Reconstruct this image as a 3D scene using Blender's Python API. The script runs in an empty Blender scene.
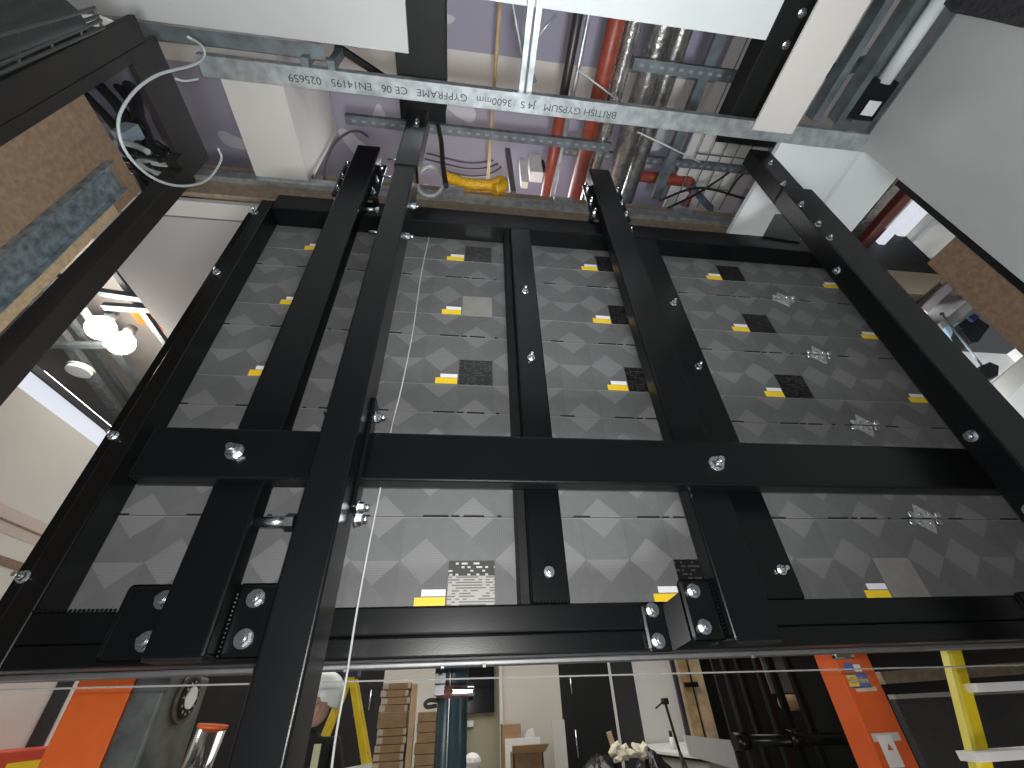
import bpy, bmesh, math, random
from mathutils import Vector, Matrix
random.seed(7)
PI = math.pi
SC = bpy.context.scene
COL = SC.collection
# ------------------------------------------------------------------ camera
F = 418.535
RW = ((0.9928761642327074, 0.04075586876380094, 0.11196375154419032),
      (-0.11354287039922896, 0.6085223333564916, 0.7853716231108283),
      (-0.036123940538723615, -0.7924894503824927, 0.6088148585179866))   # columns: right, down, forward
EYE = Vector((0.0, -1.51572, 1.6))
R, D, FW = [Vector((RW[0][i], RW[1][i], RW[2][i])) for i in range(3)]
cam = bpy.data.cameras.new('camera'); cam.sensor_width = 36; cam.lens = 36 * F / 1024
cam.clip_start = 0.02; cam.clip_end = 200
co = bpy.data.objects.new('camera', cam); COL.objects.link(co)
m = Matrix((R, -D, -FW)).transposed().to_4x4(); m.translation = EYE
co.matrix_world = m
SC.camera = co

def at(px, py, X=None, Y=None, Z=None):
    """survey helper: the point of a known plane of the building seen at a photo pixel"""
    d = R * ((px - 512) / F) + D * ((py - 384) / F) + FW
    i, v = (0, X) if X is not None else (1, Y) if Y is not None else (2, Z)
    return EYE + d * ((v - EYE[i]) / d[i])

# ------------------------------------------------------------------ materials
MATS = {}
def mat(name, col=(.5, .5, .5), rough=.5, metal=0.0, noise=0.0, nscale=6.0, bump=0.0, bscale=60.0, spec=.5, coat=0.0, emit=None, estr=0.0, trans=0.0, col2=None):
    if name in MATS: return MATS[name]
    m = bpy.data.materials.new(name); m.use_nodes = True
    nt = m.node_tree; b = nt.nodes['Principled BSDF']
    b.inputs['Roughness'].default_value = rough; b.inputs['Metallic'].default_value = metal
    b.inputs['Specular IOR Level'].default_value = spec
    b.inputs['Coat Weight'].default_value = coat
    if trans: b.inputs['Transmission Weight'].default_value = trans
    c = (*col, 1)
    b.inputs['Base Color'].default_value = c
    tc = nt.nodes.new('ShaderNodeTexCoord')
    if noise > 0:
        n = nt.nodes.new('ShaderNodeTexNoise'); n.inputs['Scale'].default_value = nscale; n.inputs['Detail'].default_value = 5
        nt.links.new(tc.outputs['Object'], n.inputs['Vector'])
        r = nt.nodes.new('ShaderNodeValToRGB'); e = r.color_ramp.elements
        e[0].position = .3; e[1].position = .7
        c2 = col2 or tuple(min(1, v * (1 + noise)) for v in col)
        c1 = col if col2 else tuple(v * (1 - noise) for v in col)
        e[0].color = (*c1, 1); e[1].color = (*c2, 1)
        nt.links.new(n.outputs['Fac'], r.inputs['Fac']); nt.links.new(r.outputs['Color'], b.inputs['Base Color'])
    if bump > 0:
        n = nt.nodes.new('ShaderNodeTexNoise'); n.inputs['Scale'].default_value = bscale; n.inputs['Detail'].default_value = 3
        nt.links.new(tc.outputs['Object'], n.inputs['Vector'])
        bp = nt.nodes.new('ShaderNodeBump'); bp.inputs['Strength'].default_value = bump; bp.inputs['Distance'].default_value = .004
        nt.links.new(n.outputs['Fac'], bp.inputs['Height']); nt.links.new(bp.outputs['Normal'], b.inputs['Normal'])
    if emit:
        b.inputs['Emission Color'].default_value = (*emit, 1); b.inputs['Emission Strength'].default_value = estr
    MATS[name] = m
    return m

def stripes(name, col, col2, axis, pitch, rough=.5, duty=.35):
    m = mat(name, col, rough); nt = m.node_tree; b = nt.nodes['Principled BSDF']
    tc = nt.nodes.new('ShaderNodeTexCoord'); s = nt.nodes.new('ShaderNodeSeparateXYZ'); nt.links.new(tc.outputs['Object'], s.inputs[0])
    q = nt.nodes.new('ShaderNodeMath'); q.operation = 'DIVIDE'; q.inputs[1].default_value = pitch; nt.links.new(s.outputs[axis], q.inputs[0])
    f = nt.nodes.new('ShaderNodeMath'); f.operation = 'FRACT'; nt.links.new(q.outputs[0], f.inputs[0])
    l = nt.nodes.new('ShaderNodeMath'); l.operation = 'LESS_THAN'; l.inputs[1].default_value = duty; nt.links.new(f.outputs[0], l.inputs[0])
    x = nt.nodes.new('ShaderNodeMix'); x.data_type = 'RGBA'; x.inputs[6].default_value = (*col, 1); x.inputs[7].default_value = (*col2, 1)
    nt.links.new(l.outputs[0], x.inputs[0]); nt.links.new(x.outputs[2], b.inputs['Base Color'])
    return m

def printed(name, ground, ink, sx, sz, thr, rough=.35, metal=0.0):
    """label print: rows of small broken dashes"""
    m = mat(name, ground, rough, metal); nt = m.node_tree; b = nt.nodes['Principled BSDF']
    tc = nt.nodes.new('ShaderNodeTexCoord'); mp = nt.nodes.new('ShaderNodeMapping'); mp.inputs['Scale'].default_value = (sx, 1, sz)
    nt.links.new(tc.outputs['Object'], mp.inputs[0])
    sn = nt.nodes.new('ShaderNodeVectorMath'); sn.operation = 'FLOOR'; nt.links.new(mp.outputs[0], sn.inputs[0])
    w = nt.nodes.new('ShaderNodeTexWhiteNoise'); nt.links.new(sn.outputs[0], w.inputs['Vector'])
    s = nt.nodes.new('ShaderNodeSeparateXYZ'); nt.links.new(mp.outputs[0], s.inputs[0])
    f = nt.nodes.new('ShaderNodeMath'); f.operation = 'FRACT'; nt.links.new(s.outputs[2], f.inputs[0])
    g = nt.nodes.new('ShaderNodeMath'); g.operation = 'GREATER_THAN'; g.inputs[1].default_value = .5; nt.links.new(f.outputs[0], g.inputs[0])
    h = nt.nodes.new('ShaderNodeMath'); h.operation = 'GREATER_THAN'; h.inputs[1].default_value = thr; nt.links.new(w.outputs['Value'], h.inputs[0])
    k = nt.nodes.new('ShaderNodeMath'); k.operation = 'MULTIPLY'; nt.links.new(g.outputs[0], k.inputs[0]); nt.links.new(h.outputs[0], k.inputs[1])
    x = nt.nodes.new('ShaderNodeMix'); x.data_type = 'RGBA'; x.inputs[6].default_value = (*ground, 1); x.inputs[7].default_value = (*ink, 1)
    nt.links.new(k.outputs[0], x.inputs[0]); nt.links.new(x.outputs[2], b.inputs['Base Color'])
    return m

BLACK = mat('black_powder_coat', (.0030, .0034, .0038), .28, 0, .10, 9, .05, 260, .30)
BLACKM = mat('black_steel_matt', (.006, .0065, .007), .55, 0, .25, 14, .12, 180, .25)
BPAINT = mat('black_painted_timber', (.0075, .0062, .0052), .7, 0, .5, 7, .25, 90)
ZINC = mat('zinc_plate', (.72, .76, .80), .26, 1, .15, 40)
GALV = mat('galvanised_steel', (.50, .55, .57), .42, .75, .28, 16, .08, 120)
GALVD = mat('dull_galvanised_steel', (.17, .20, .215), .5, .6, .3, 12)
ALU = mat('aluminium_profile', (.20, .205, .21), .5, .7, .1, 20)
PLAST = mat('grey_plasterboard', (.46, .475, .475), .85, 0, .07, 2.2, .05, 200)
PLASTW = mat('white_plasterboard', (.66, .70, .71), .85, 0, .05, 1.5, .04, 200)
PLASTC = mat('cream_plasterboard', (.60, .585, .56), .85, 0, .04, 2)
CREAM = mat('cream_wall_paint', (.57, .545, .49), .8, 0, .04, 1.4)
OLIVE = mat('olive_wall_paint', (.36, .34, .235), .8, 0, .05, 1.4)
WHITEW = mat('white_wall_paint', (.68, .67, .64), .8, 0, .03, 1.2)
PINKW = mat('beige_band_paint', (.50, .41, .36), .75, 0, .04, 2)
CHIP = mat('chipboard', (.20, .132, .083), .85, 0, .22, 45, .2, 160)
CHIPT = mat('chipboard_cut_edge', (.42, .31, .19), .85, 0, .2, 50)
MDF = mat('plywood', (.34, .27, .19), .8, 0, .2, 22)
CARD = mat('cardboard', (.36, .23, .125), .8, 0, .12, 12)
CARDD = mat('darker_cardboard', (.31, .20, .11), .8, 0, .12, 12)  # slightly darker cardboard tone, used on whole cartons
TIMBER = mat('pine_timber', (.58, .42, .26), .7, 0, .2, 9)
TIMBER2 = mat('knotty_pine_timber', (.42, .29, .14), .7, 0, .3, 9)
ORANGE = mat('orange_machine_paint', (.70, .13, .025), .4, 0, .08, 5)
ORANGER = mat('bright_orange_gloss_paint', (.70, .12, .03), .28, 0, .05, 5)
REDP = mat('red_sprinkler_pipe', (.26, .05, .028), .45, 0, .22, 20)
FOIL = mat('foil_insulation', (.62, .62, .60), .24, .9, .35, 18, 1.0, 28)
FOILD = mat('ribbed_foil_duct', (.40, .40, .39), .3, .9, .35, 22, 1.0, 40)
YELLOW = mat('yellow_fibreglass', (.78, .58, .015), .45, 0, .08, 10)
YELLOWD = mat('yellow_corrugated_hose', (.75, .42, .02), .5, 0, .25, 60)
TEAL = mat('dark_teal_paint', (.028, .058, .072), .28, 0, .3, 9)
RUBBER = mat('black_cable_sheath', (.012, .012, .013), .5)
CABLEG = mat('grey_cable_sheath', (.10, .10, .11), .5)
CORD = mat('white_cord', (.34, .35, .34), .7)
WHITEP = mat('white_pvc', (.46, .50, .50), .45)
WHITEG = mat('white_card', (.80, .80, .78), .7, 0, .03, 9)
LABELY = mat('yellow_label_paper', (.88, .60, .025), .5)
LABELW = mat('white_label_paper', (.82, .82, .86), .5)
LABELB = mat('blue_label_print', (.10, .16, .45), .5)
NAVY = mat('navy_plastic', (.012, .02, .07), .5, 0, .2, 8)
REDPL = mat('red_plastic', (.50, .06, .03), .5, 0, .1, 8)
DARKW = mat('black_wall_panel', (.012, .012, .012), .5, 0, .15, 5)
DOORB = mat('black_door_laminate', (.008, .0085, .009), .45)
DOORG = mat('charcoal_door_laminate', (.028, .031, .032), .5)
STONE = mat('charcoal_sheet', (.035, .034, .034), .75, 0, .25, 60)
GREYCAS = mat('grey_scuffed_casing', (.115, .125, .124), .38, .2, .45, 7, .1, 40)
BROWNRIM = mat('brown_rubber_rim', (.10, .07, .06), .6, 0, .3, 30)
STEELSH = mat('polished_steel_tube', (.62, .64, .64), .12, 1)
FLOORM = mat('concrete_screed', (.28, .27, .255), .8, 0, .2, 3)
SKIN = mat('skin', (.50, .30, .23), .5, 0, .08, 20)
HELM = mat('white_helmet_shell', (.78, .84, .80), .35)
CLOTH = mat('black_work_jacket', (.012, .012, .014), .85, 0, .2, 30)
HIVIS = mat('pale_yellow_reflective_tape', (.72, .72, .45), .5)
PLASTIC = mat('black_refuse_sack', (.02, .02, .022), .22, 0, .2, 8, 1.0, 14)
SOFT = mat('grey_soffit_board', (.50, .49, .50), .8, 0, .03, 1.5)
LILACP = mat('lilac_plasterboard', (.285, .275, .335), .85, 0, .05, 3)
GLOW = mat('lit_fluorescent_tube', (1, 1, 1), .5, emit=(.92, .96, 1), estr=7)
GLOWC = mat('cove_light_and_duct_glow', (.1, .1, .1), .5, emit=(.86, .90, 1), estr=.75)
BULB = mat('lit_bulb', (1, 1, 1), .5, emit=(1, .93, .80), estr=60)
BLUEG = mat('pale_blue_board', (.22, .34, .42), .6, 0, .15, 5)

# ------------------------------------------------------------------ mesh helpers
def new_bm(): return bmesh.new()
def box(bm, x0, x1, y0, y1, z0, z1, bev=0.0, seg=2, mi=0):
    v = [bm.verts.new((x, y, z)) for x in (min(x0, x1), max(x0, x1)) for y in (min(y0, y1), max(y0, y1)) for z in (min(z0, z1), max(z0, z1))]
    idx = ((0, 1, 3, 2), (4, 6, 7, 5), (0, 4, 5, 1), (2, 3, 7, 6), (0, 2, 6, 4), (1, 5, 7, 3))
    fs = [bm.faces.new([v[i] for i in f]) for f in idx]
    for f in fs: f.material_index = mi
    if bev > 0:
        es = list({e for f in fs for e in f.edges})
        bmesh.ops.bevel(bm, geom=es, offset=bev, segments=seg, profile=.5, affect='EDGES')
    return bm
def prism(bm, pts, ext, mi=0):
    """polygon pts (3-D) pushed along vector ext"""
    ext = Vector(ext); a = [bm.verts.new(p) for p in pts]; b = [bm.verts.new(Vector(p) + ext) for p in pts]
    fs = [bm.faces.new(a[::-1]), bm.faces.new(b)]
    n = len(a)
    for i in range(n): fs.append(bm.faces.new((a[i], a[(i + 1) % n], b[(i + 1) % n], b[i])))
    for f in fs: f.material_index = mi
    bmesh.ops.recalc_face_normals(bm, faces=fs)
    return bm
def cyl(bm, p0, p1, r0, r1=None, n=16, mi=0, cap=True):
    p0, p1 = Vector(p0), Vector(p1); r1 = r0 if r1 is None else r1
    d = (p1 - p0).normalized(); a = d.orthogonal().normalized(); b = d.cross(a)
    A = [bm.verts.new(p0 + (a * math.cos(2 * PI * i / n) + b * math.sin(2 * PI * i / n)) * r0) for i in range(n)]
    B = [bm.verts.new(p1 + (a * math.cos(2 * PI * i / n) + b * math.sin(2 * PI * i / n)) * r1) for i in range(n)]
    fs = [bm.faces.new((A[i], A[(i + 1) % n], B[(i + 1) % n], B[i])) for i in range(n)]
    if cap: fs += [bm.faces.new(A[::-1]), bm.faces.new(B)]
    for f in fs: f.material_index = mi; f.smooth = n > 8
    if cap:
        for f in fs[-2:]: f.smooth = False
    return bm
def smooth_path(pts, k=6):
    P = [Vector(p) for p in pts]
    if len(P) < 3: return P
    out = []
    Q = [P[0] * 2 - P[1]] + P + [P[-1] * 2 - P[-2]]
    for i in range(1, len(Q) - 2):
        for j in range(k):
            t = j / k; a, b, c, d = Q[i - 1], Q[i], Q[i + 1], Q[i + 2]
            out.append(.5 * ((2 * b) + (c - a) * t + (2 * a - 5 * b + 4 * c - d) * t * t + (3 * b - a - 3 * c + d) * t ** 3))
    out.append(P[-1]); return out
def tube(bm, pts, r, n=10, k=6, ribs=0.0, mi=0):
    P = smooth_path(pts, k); rings = []; a = None
    for i, p in enumerate(P):
        t = (P[min(i + 1, len(P) - 1)] - P[max(i - 1, 0)]).normalized()
        a = t.orthogonal().normalized() if a is None else (a - t * a.dot(t)).normalized()
        b = t.cross(a); rr = r * (1 + (ribs if i % 2 else 0))
        rings.append([bm.verts.new(p + (a * math.cos(2 * PI * j / n) + b * math.sin(2 * PI * j / n)) * rr) for j in range(n)])
    for s, e in zip(rings, rings[1:]):
        for j in range(n):
            f = bm.faces.new((s[j], s[(j + 1) % n], e[(j + 1) % n], e[j])); f.smooth = True; f.material_index = mi
    bm.faces.new(rings[0][::-1]).material_index = mi; bm.faces.new(rings[-1]).material_index = mi
    return bm
def bar(bm, p0, p1, w, h, mi=0):
    """rectangular bar between two points; w across, h towards the viewer side"""
    p0, p1 = Vector(p0), Vector(p1); d = (p1 - p0).normalized()
    s = d.cross(Vector((0, 0, 1)));
    if s.length < .05: s = Vector((1, 0, 0))
    s.normalize(); u = s.cross(d).normalized()
    return prism(bm, [p0 + s * w / 2 + u * h / 2, p0 - s * w / 2 + u * h / 2, p0 - s * w / 2 - u * h / 2, p0 + s * w / 2 - u * h / 2], p1 - p0, mi)
def link(name, bm, m, parent=None, origin=None, recalc=True):
    if recalc: bmesh.ops.recalc_face_normals(bm, faces=bm.faces)
    me = bpy.data.meshes.new(name)
    if origin is not None: bmesh.ops.translate(bm, vec=-Vector(origin), verts=bm.verts)
    bm.to_mesh(me); bm.free()
    for x in (m if isinstance(m, (list, tuple)) else [m]): me.materials.append(x)
    o = bpy.data.objects.new(name, me); COL.objects.link(o)
    if origin is not None: o.location = origin
    if parent is not None:
        o.parent = parent; q = parent; w = Vector((0, 0, 0))
        while q is not None: w = w + q.location; q = q.parent
        o.location = o.location - w
    return o
def thing(name, label, cat, loc=(0, 0, 0), group=None):
    o = bpy.data.objects.new(name, None); COL.objects.link(o); o.location = loc; o.empty_display_size = .1
    o['label'] = label; o['category'] = cat
    if group: o['group'] = group
    return o
def tag(o, label, cat, group=None):
    o['label'] = label; o['category'] = cat
    if group: o['group'] = group
    return o
def struct(name, bm, m, label=None):
    o = link(name, bm, m); o['kind'] = 'structure'
    if label: o['label'] = label; o['category'] = name.split('_')[0]
    return o
def B(*a, **k): return box(new_bm(), *a, **k)
def T(*a, **k): return tube(new_bm(), *a, **k)

def bolt(parent, p, axis, r=.017, head=.016, shank=0.0, nut=True):
    """hex bolt head on a washer, its end standing off along axis"""
    bm = new_bm(); p = Vector(p); a = Vector(axis).normalized()
    cyl(bm, p, p + a * .004, r * 1.25, n=20)
    cyl(bm, p + a * .004, p + a * (.004 + head), r, r * .94, n=6)
    cyl(bm, p + a * (.004 + head), p + a * (.012 + head + shank), r * .52, n=12)
    return link('bolt', bm, ZINC, parent)

# ------------------------------------------------------------------ LED wall
CW, CH = .80643, .4536
SEAMX = [-1.3218 + CW * i for i in range(6)]
SEAMZ = [2.1525 + CH * i for i in range(-1, 5)]     # bottom edges, lowest row first
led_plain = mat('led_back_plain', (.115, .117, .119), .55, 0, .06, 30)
led_h = stripes('led_back_painted_ribs_across', (.168, .170, .172), (.140, .142, .144), 2, .0075, .55)  # flat facets: groove shading and hatch brightness put into the stripe colours
led_v = stripes('led_back_painted_ribs_upright', (.116, .118, .12), (.094, .096, .098), 0, .0075, .55)
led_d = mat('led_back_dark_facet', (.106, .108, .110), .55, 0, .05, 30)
led_line = mat('led_back_painted_lit_edge', (.22, .22, .22), .5)  # lit cell edges painted as a lighter line colour
led_slot = mat('led_slot_shadow_gap', (.006, .006, .006), .8)
rate_dark = printed('rating_label_black', (.011, .011, .011), (.05, .05, .05), 120, 75, .55, .28)
rate_head = printed('rating_label_heading', (.04, .04, .04), (.50, .50, .48), 100, 85, .6, .4)
rate_text = printed('rating_label_small_print', (.40, .385, .36), (.14, .135, .13), 80, 120, .35, .45)
rate_pale = mat('rating_label_painted_sheen', (.26, .25, .23), .35, .2, .1, 14)  # same rating label with a bright reflection put into its colour
CX, CZ = CW / 5, CH / 3
def cabinet_body(rs):
    bm = new_bm()
    g = .0012
    box(bm, g, CW - g, .004, .075, g, CH - g, mi=0)
    for cx in range(5):
        for cz in range(3):
            row = 2 - cz      # row 0 is the top cell
            x0, x1, z0, z1 = max(g, cx * CX), min(CW - g, (cx + 1) * CX), max(g, cz * CZ), min(CH - g, (cz + 1) * CZ)
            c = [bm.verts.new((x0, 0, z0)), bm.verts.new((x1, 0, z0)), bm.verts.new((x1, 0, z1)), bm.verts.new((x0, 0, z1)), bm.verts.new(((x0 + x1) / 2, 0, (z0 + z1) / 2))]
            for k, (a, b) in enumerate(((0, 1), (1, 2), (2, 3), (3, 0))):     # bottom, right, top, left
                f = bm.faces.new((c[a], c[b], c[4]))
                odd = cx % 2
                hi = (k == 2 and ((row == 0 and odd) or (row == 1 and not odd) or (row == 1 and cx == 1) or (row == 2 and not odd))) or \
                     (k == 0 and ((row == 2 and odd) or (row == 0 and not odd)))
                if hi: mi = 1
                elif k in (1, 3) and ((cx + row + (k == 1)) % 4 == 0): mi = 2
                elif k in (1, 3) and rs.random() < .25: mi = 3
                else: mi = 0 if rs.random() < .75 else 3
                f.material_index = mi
    for z, on in ((CH - .004, 1), (CZ, 1), (2 * CZ, 0)):
        if on: box(bm, .004, CW - .004, -.0015, .003, z - .0008, z + .0008, mi=4)
    for cx in range(1, 5): box(bm, cx * CX - .0006, cx * CX + .0006, -.001, .003, .004, CH - .004, mi=3)
    for a, b in ((.01, .05), (.135, .20), (.385, .476), (.487, .515), (.53, .605), (.655, .67), (.72, .77)):
        box(bm, a, b, -.002, .003, .0012, .0055, mi=5)
    bmesh.ops.recalc_face_normals(bm, faces=bm.faces)
    return bm
rows = ['top', 'second', 'third', 'fourth', 'bottom']
places = ['first column beside the steel upright with the cove behind it', 'second column behind the long front post', 'middle column left of the wide bolted bracket bar', 'fourth column right of the bracket bar', 'end column against the far stepped post']
places = ['first column at the work-lamp side', 'second column, crossed by the hanging cord', 'middle column, between the two narrow uprights', 'fourth column, with clear corner plates at its edge', 'fifth column, against the brown-board side']
body_me = None
NBODY = []
for v in range(3):
    bm = cabinet_body(random.Random(11 + v)); o = link('cabinet_body', bm, [led_plain, led_h, led_v, led_d, led_line, led_slot], recalc=False)
    NBODY.append(o.data); bpy.data.objects.remove(o)
def add_copy(name, me, parent):
    o = bpy.data.objects.new(name, me); COL.objects.link(o); o.parent = parent; return o
def mk(name, bm, m):
    o = link(name, bm, m); me = o.data; bpy.data.objects.remove(o); return me
ylab = mk('warning_label', B(.382, .4805, -.0022, 0, .156, .188), LABELY)
wlab = mk('serial_label', B(.403, .4805, -.0022, 0, .191, .211), LABELW)
rl_dark = mk('rating_label', B(.4865, .642, -.002, 0, .153, .300), rate_dark)
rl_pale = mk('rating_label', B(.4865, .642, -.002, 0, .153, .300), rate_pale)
bm = B(.4865, .642, -.002, 0, .153, .252); box(bm, .4865, .642, -.002, 0, .252, .300, mi=1)
rl_print = mk('rating_label', bm, [rate_text, rate_head])
for r in range(5):
    for c in range(5):
        t = thing('led_cabinet', '%s row dark grey LED cabinet back, %s' % (rows[r], places[c]), 'LED cabinet', (SEAMX[c], 0, SEAMZ[4 - r]), 'LED wall cabinets')
        if c == 0: t.location.x = -1.295; t.scale.x = (-.5154 + 1.295) / CW
        add_copy('cabinet_body', NBODY[(r * 2 + c) % 3], t)
        a = add_copy('warning_label', ylab, t); a['label'] = 'yellow warning label'
        add_copy('serial_label', wlab, t)
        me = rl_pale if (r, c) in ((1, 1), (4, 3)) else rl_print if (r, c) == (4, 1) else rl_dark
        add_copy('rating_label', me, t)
# clear corner plates where four cabinets meet
for k, nm in enumerate(('topmost', 'second from the top', 'third from the top', 'lowest, just under the crossbar')):
    x, z = SEAMX[4] + .012, SEAMZ[4 - k] if k < 4 else 0
    t = thing('corner_plate', 'clear butterfly plate joining cabinet corners, %s' % nm, 'joining plate', (x, -.003, z), 'cabinet corner plates')
    m_ = mat('clear_polycarbonate', (.50, .51, .51), .22, .55, .25, 60)
    for s in (1, -1):
        bm = new_bm()
        prism(bm, [(-.052 + .012 * s, 0, .004 * s), (.052 + .012 * s, 0, .004 * s), (.026 * s * 0 - .012 * s, 0, .064 * s)], (0, -.005, 0))
        pl = link('triangle_plate', bm, m_, t); pl.location = (0, 0, 0)
        for sx in (-1, 1):
            b = cyl(new_bm(), (sx * .062 + .008 * s, .001, .016 * s), (sx * .062 + .008 * s, -.009, .016 * s), .013, n=16)
            o = link('screw_cap', b, ZINC, pl); o.location = (0, 0, 0)
            b = cyl(new_bm(), (sx * .022 + .008 * s, -.004, .018 * s), (sx * .022 + .008 * s, -.010, .018 * s), .007, n=12)
            o = link('screw_cap', b, ZINC, pl); o.location = (0, 0, 0)
# aluminium sill under the cabinets
o = link('sill_rail', B(-1.30, 2.71, -.022, -.003, 1.6985, 1.7105, bev=.003), ALU); tag(o, 'long silver aluminium rail under the lowest LED cabinets', 'rail')
for k, px in enumerate((348, 443, 484, 752)):
    p = at(px, 660, Y=-.01)
    tag(link('clip', B(p.x - .006, p.x + .006, -.026, -.014, 1.692, 1.7015, bev=.002), ALU), 'tiny zinc clip under the silver sill rail, number %s from the work-lamp end' % ('one two three four'.split()[k]), 'clip', 'sill rail clips')

# ------------------------------------------------------------------ black steel frame
fr = thing('support_grid', 'wide black steel frame bolted across the backs of the LED cabinets', 'steel frame', (0, -.06, 1.70))
FY0, FY1 = -.12, -.003
def fbox(nm, x0, x1, z0, z1, y0=FY0, y1=FY1, par=None): return link(nm, B(x0, x1, y0, y1, z0, z1, bev=.007, seg=3), BLACK, par or fr)
fbox('upright', -1.192, -1.124, 1.712, 3.94)
link('side_flange', B(-1.297, -1.19, -.03, -.003, 1.712, 3.94), BLACK, fr)
fbox('upright', -.515, -.398, 1.8435, 3.8675)
fbox('upright', .231, .351, 1.8435, 3.8675)
fbox('upright', .985, 1.141, 1.8435, 3.8675)
fbox('upright', 2.44, 2.60, 1.712, 3.94)
link('packing_strip', B(.199, .231, -.085, -.003, 1.84, 3.88, bev=.003), BLACKM, fr)
fbox('top_rail', -1.123, 2.439, 3.868, 4.012)
fbox('bottom_rail', -1.123, 2.439, 1.7675, 1.843)
fbox('bottom_rail', -1.123, 2.439, 1.712, 1.767)
for px, py in ((217, 273), (114, 436), (24, 577), (525, 292), (531, 358), (549, 572), (673, 304), (698, 367), (781, 570), (255, 213), (336, 205), (630, 232)):
    p = at(px, py, Y=FY0); bolt(fr, p, (0, -1, 0), .0135, .012, .012)
for px, py in ((965, 436),):
    p = at(px, py, Y=-.30); 
# small weld beads along joints
bm = new_bm()
for x0, x1, z in ((.235, .348, 1.846), (-1.12, -.92, 1.846)):
    x = x0
    while x < x1:
        bmesh.ops.create_icosphere(bm, subdivisions=1, radius=.0045, matrix=Matrix.Translation((x, FY0 - .001, z))); x += .011
link('weld_bead', bm, BLACK, fr)

# ------------------------------------------------------------------ bracket bars
def bracket_bar(x0, x1, lab, side):
    t = thing('bracket_bar', lab, 'bracket bar', ((x0 + x1) / 2, -.16, 1.72), 'upright bracket bars')
    link('box_section', B(x0, x1, -.20, -.122, 1.722, 4.56, bev=.010, seg=4), BLACK, t)
    link('end_cap', B(x0 + .004, x1 - .004, -.196, -.126, 1.716, 1.724), BLACKM, t)
    return t
LB = bracket_bar(-.764, -.616, 'black bracket bar nearer the long front post, its foot behind that post', -1)
RB = bracket_bar(.799, .949, 'black bracket bar with the stepped double foot plate and four bolts', 1)
# foot plates, left bar: one plate each side at the frame face
for x0, x1 in ((-.905, -.762), (-.618, -.475)):
    pl = link('foot_plate', B(x0, x1, -.134, -.1215, 1.724, at(262, 583, Y=-.134).z, bev=.012), BLACK, LB)
    for q in ((256, 598.5), (244, 639)): w_ = at(*q, Y=-.134); bolt(pl, (-1.362 - w_.x if x0 < -.7 else w_.x, -.134, w_.z), (0, -1, 0), .0195, .015, 0)
bm = new_bm(); z = 1.73
while z < 1.88:
    bmesh.ops.create_icosphere(bm, subdivisions=1, radius=.0048, matrix=Matrix.Translation((-.612, -.1375, z))); z += .0105
link('weld_bead', bm, BLACK, LB)
# right bar: stepped foot
FP1 = link('foot_plate', B(at(680, 590, Y=-.165).x, .801, -.165, -.153, at(700, 641, Y=-.165).z, at(690, 579, Y=-.165).z, bev=.012), BLACK, RB)
FP2 = link('foot_plate', B(at(641, 610, Y=-.134).x, at(668, 620, Y=-.134).x, -.134, -.1215, at(655, 652, Y=-.134).z, at(655, 603, Y=-.134).z, bev=.010), BLACK, RB)
bm = new_bm(); xw, xv = at(666, 620, Y=-.134).x, at(681, 600, Y=-.165).x
prism(bm, [(xw, -.133, at(668, 651, Y=-.134).z), (xw, -.133, at(668, 605, Y=-.134).z), (xv, -.164, at(684, 592, Y=-.165).z), (xv, -.164, at(692, 640, Y=-.165).z)], (.004, .012, 0)); link('web_plate', bm, BLACK, RB)
for q, Yb, pl in (((652, 610), -.134, FP2), ((658, 641), -.134, FP2), ((693, 591), -.165, FP1), ((704, 627), -.165, FP1)): bolt(pl, at(*q, Y=Yb), (0, -1, 0), .0165, .014, 0)
bm = new_bm(); z = 1.75
while z < 1.90:
    bmesh.ops.create_icosphere(bm, subdivisions=1, radius=.0048, matrix=Matrix.Translation((.796, -.169, z))); z += .0105
link('weld_bead', bm, BLACK, RB)
for z in (1.80, 1.89): bolt(RB, (.949, -.145, z), (1, 0, 0), .014, .012)
# top clamps of the bracket bars
for t, x0, x1 in ((LB, -.764, -.616), (RB, .799, .949)):
    for a, b in ((x0 - .055, x0), (x1, x1 + .055)):
        cpl = link('clamp_plate', B(a, b, -.15, -.138, 4.0, 4.42, bev=.01), BLACK, t)
        link('clamp_plate', B(a + .01, b - .01, -.138, -.02, 4.08, 4.095), BLACKM, t)
        for z in (4.06, 4.20, 4.36): bolt(cpl, ((a + b) / 2, -.15, z), (0, -1, 0), .013, .012, .01)
# ------------------------------------------------------------------ crossbar
cb = thing('crossbar', 'long black horizontal crossbar bolted over the two bracket bars', 'crossbar', (.5, -.23, 2.17))
link('box_section', B(-.972, 2.06, -.262, -.201, 2.172, 2.345, bev=.008, seg=4), BLACK, cb)
for x, z in ((at(235, 452, Y=-.262).x, at(235, 452, Y=-.262).z), (at(716, 464, Y=-.262).x, at(716, 464, Y=-.262).z)):
    bolt(cb, (x, -.262, z), (0, -1, 0), .022, .018, .012)

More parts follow.
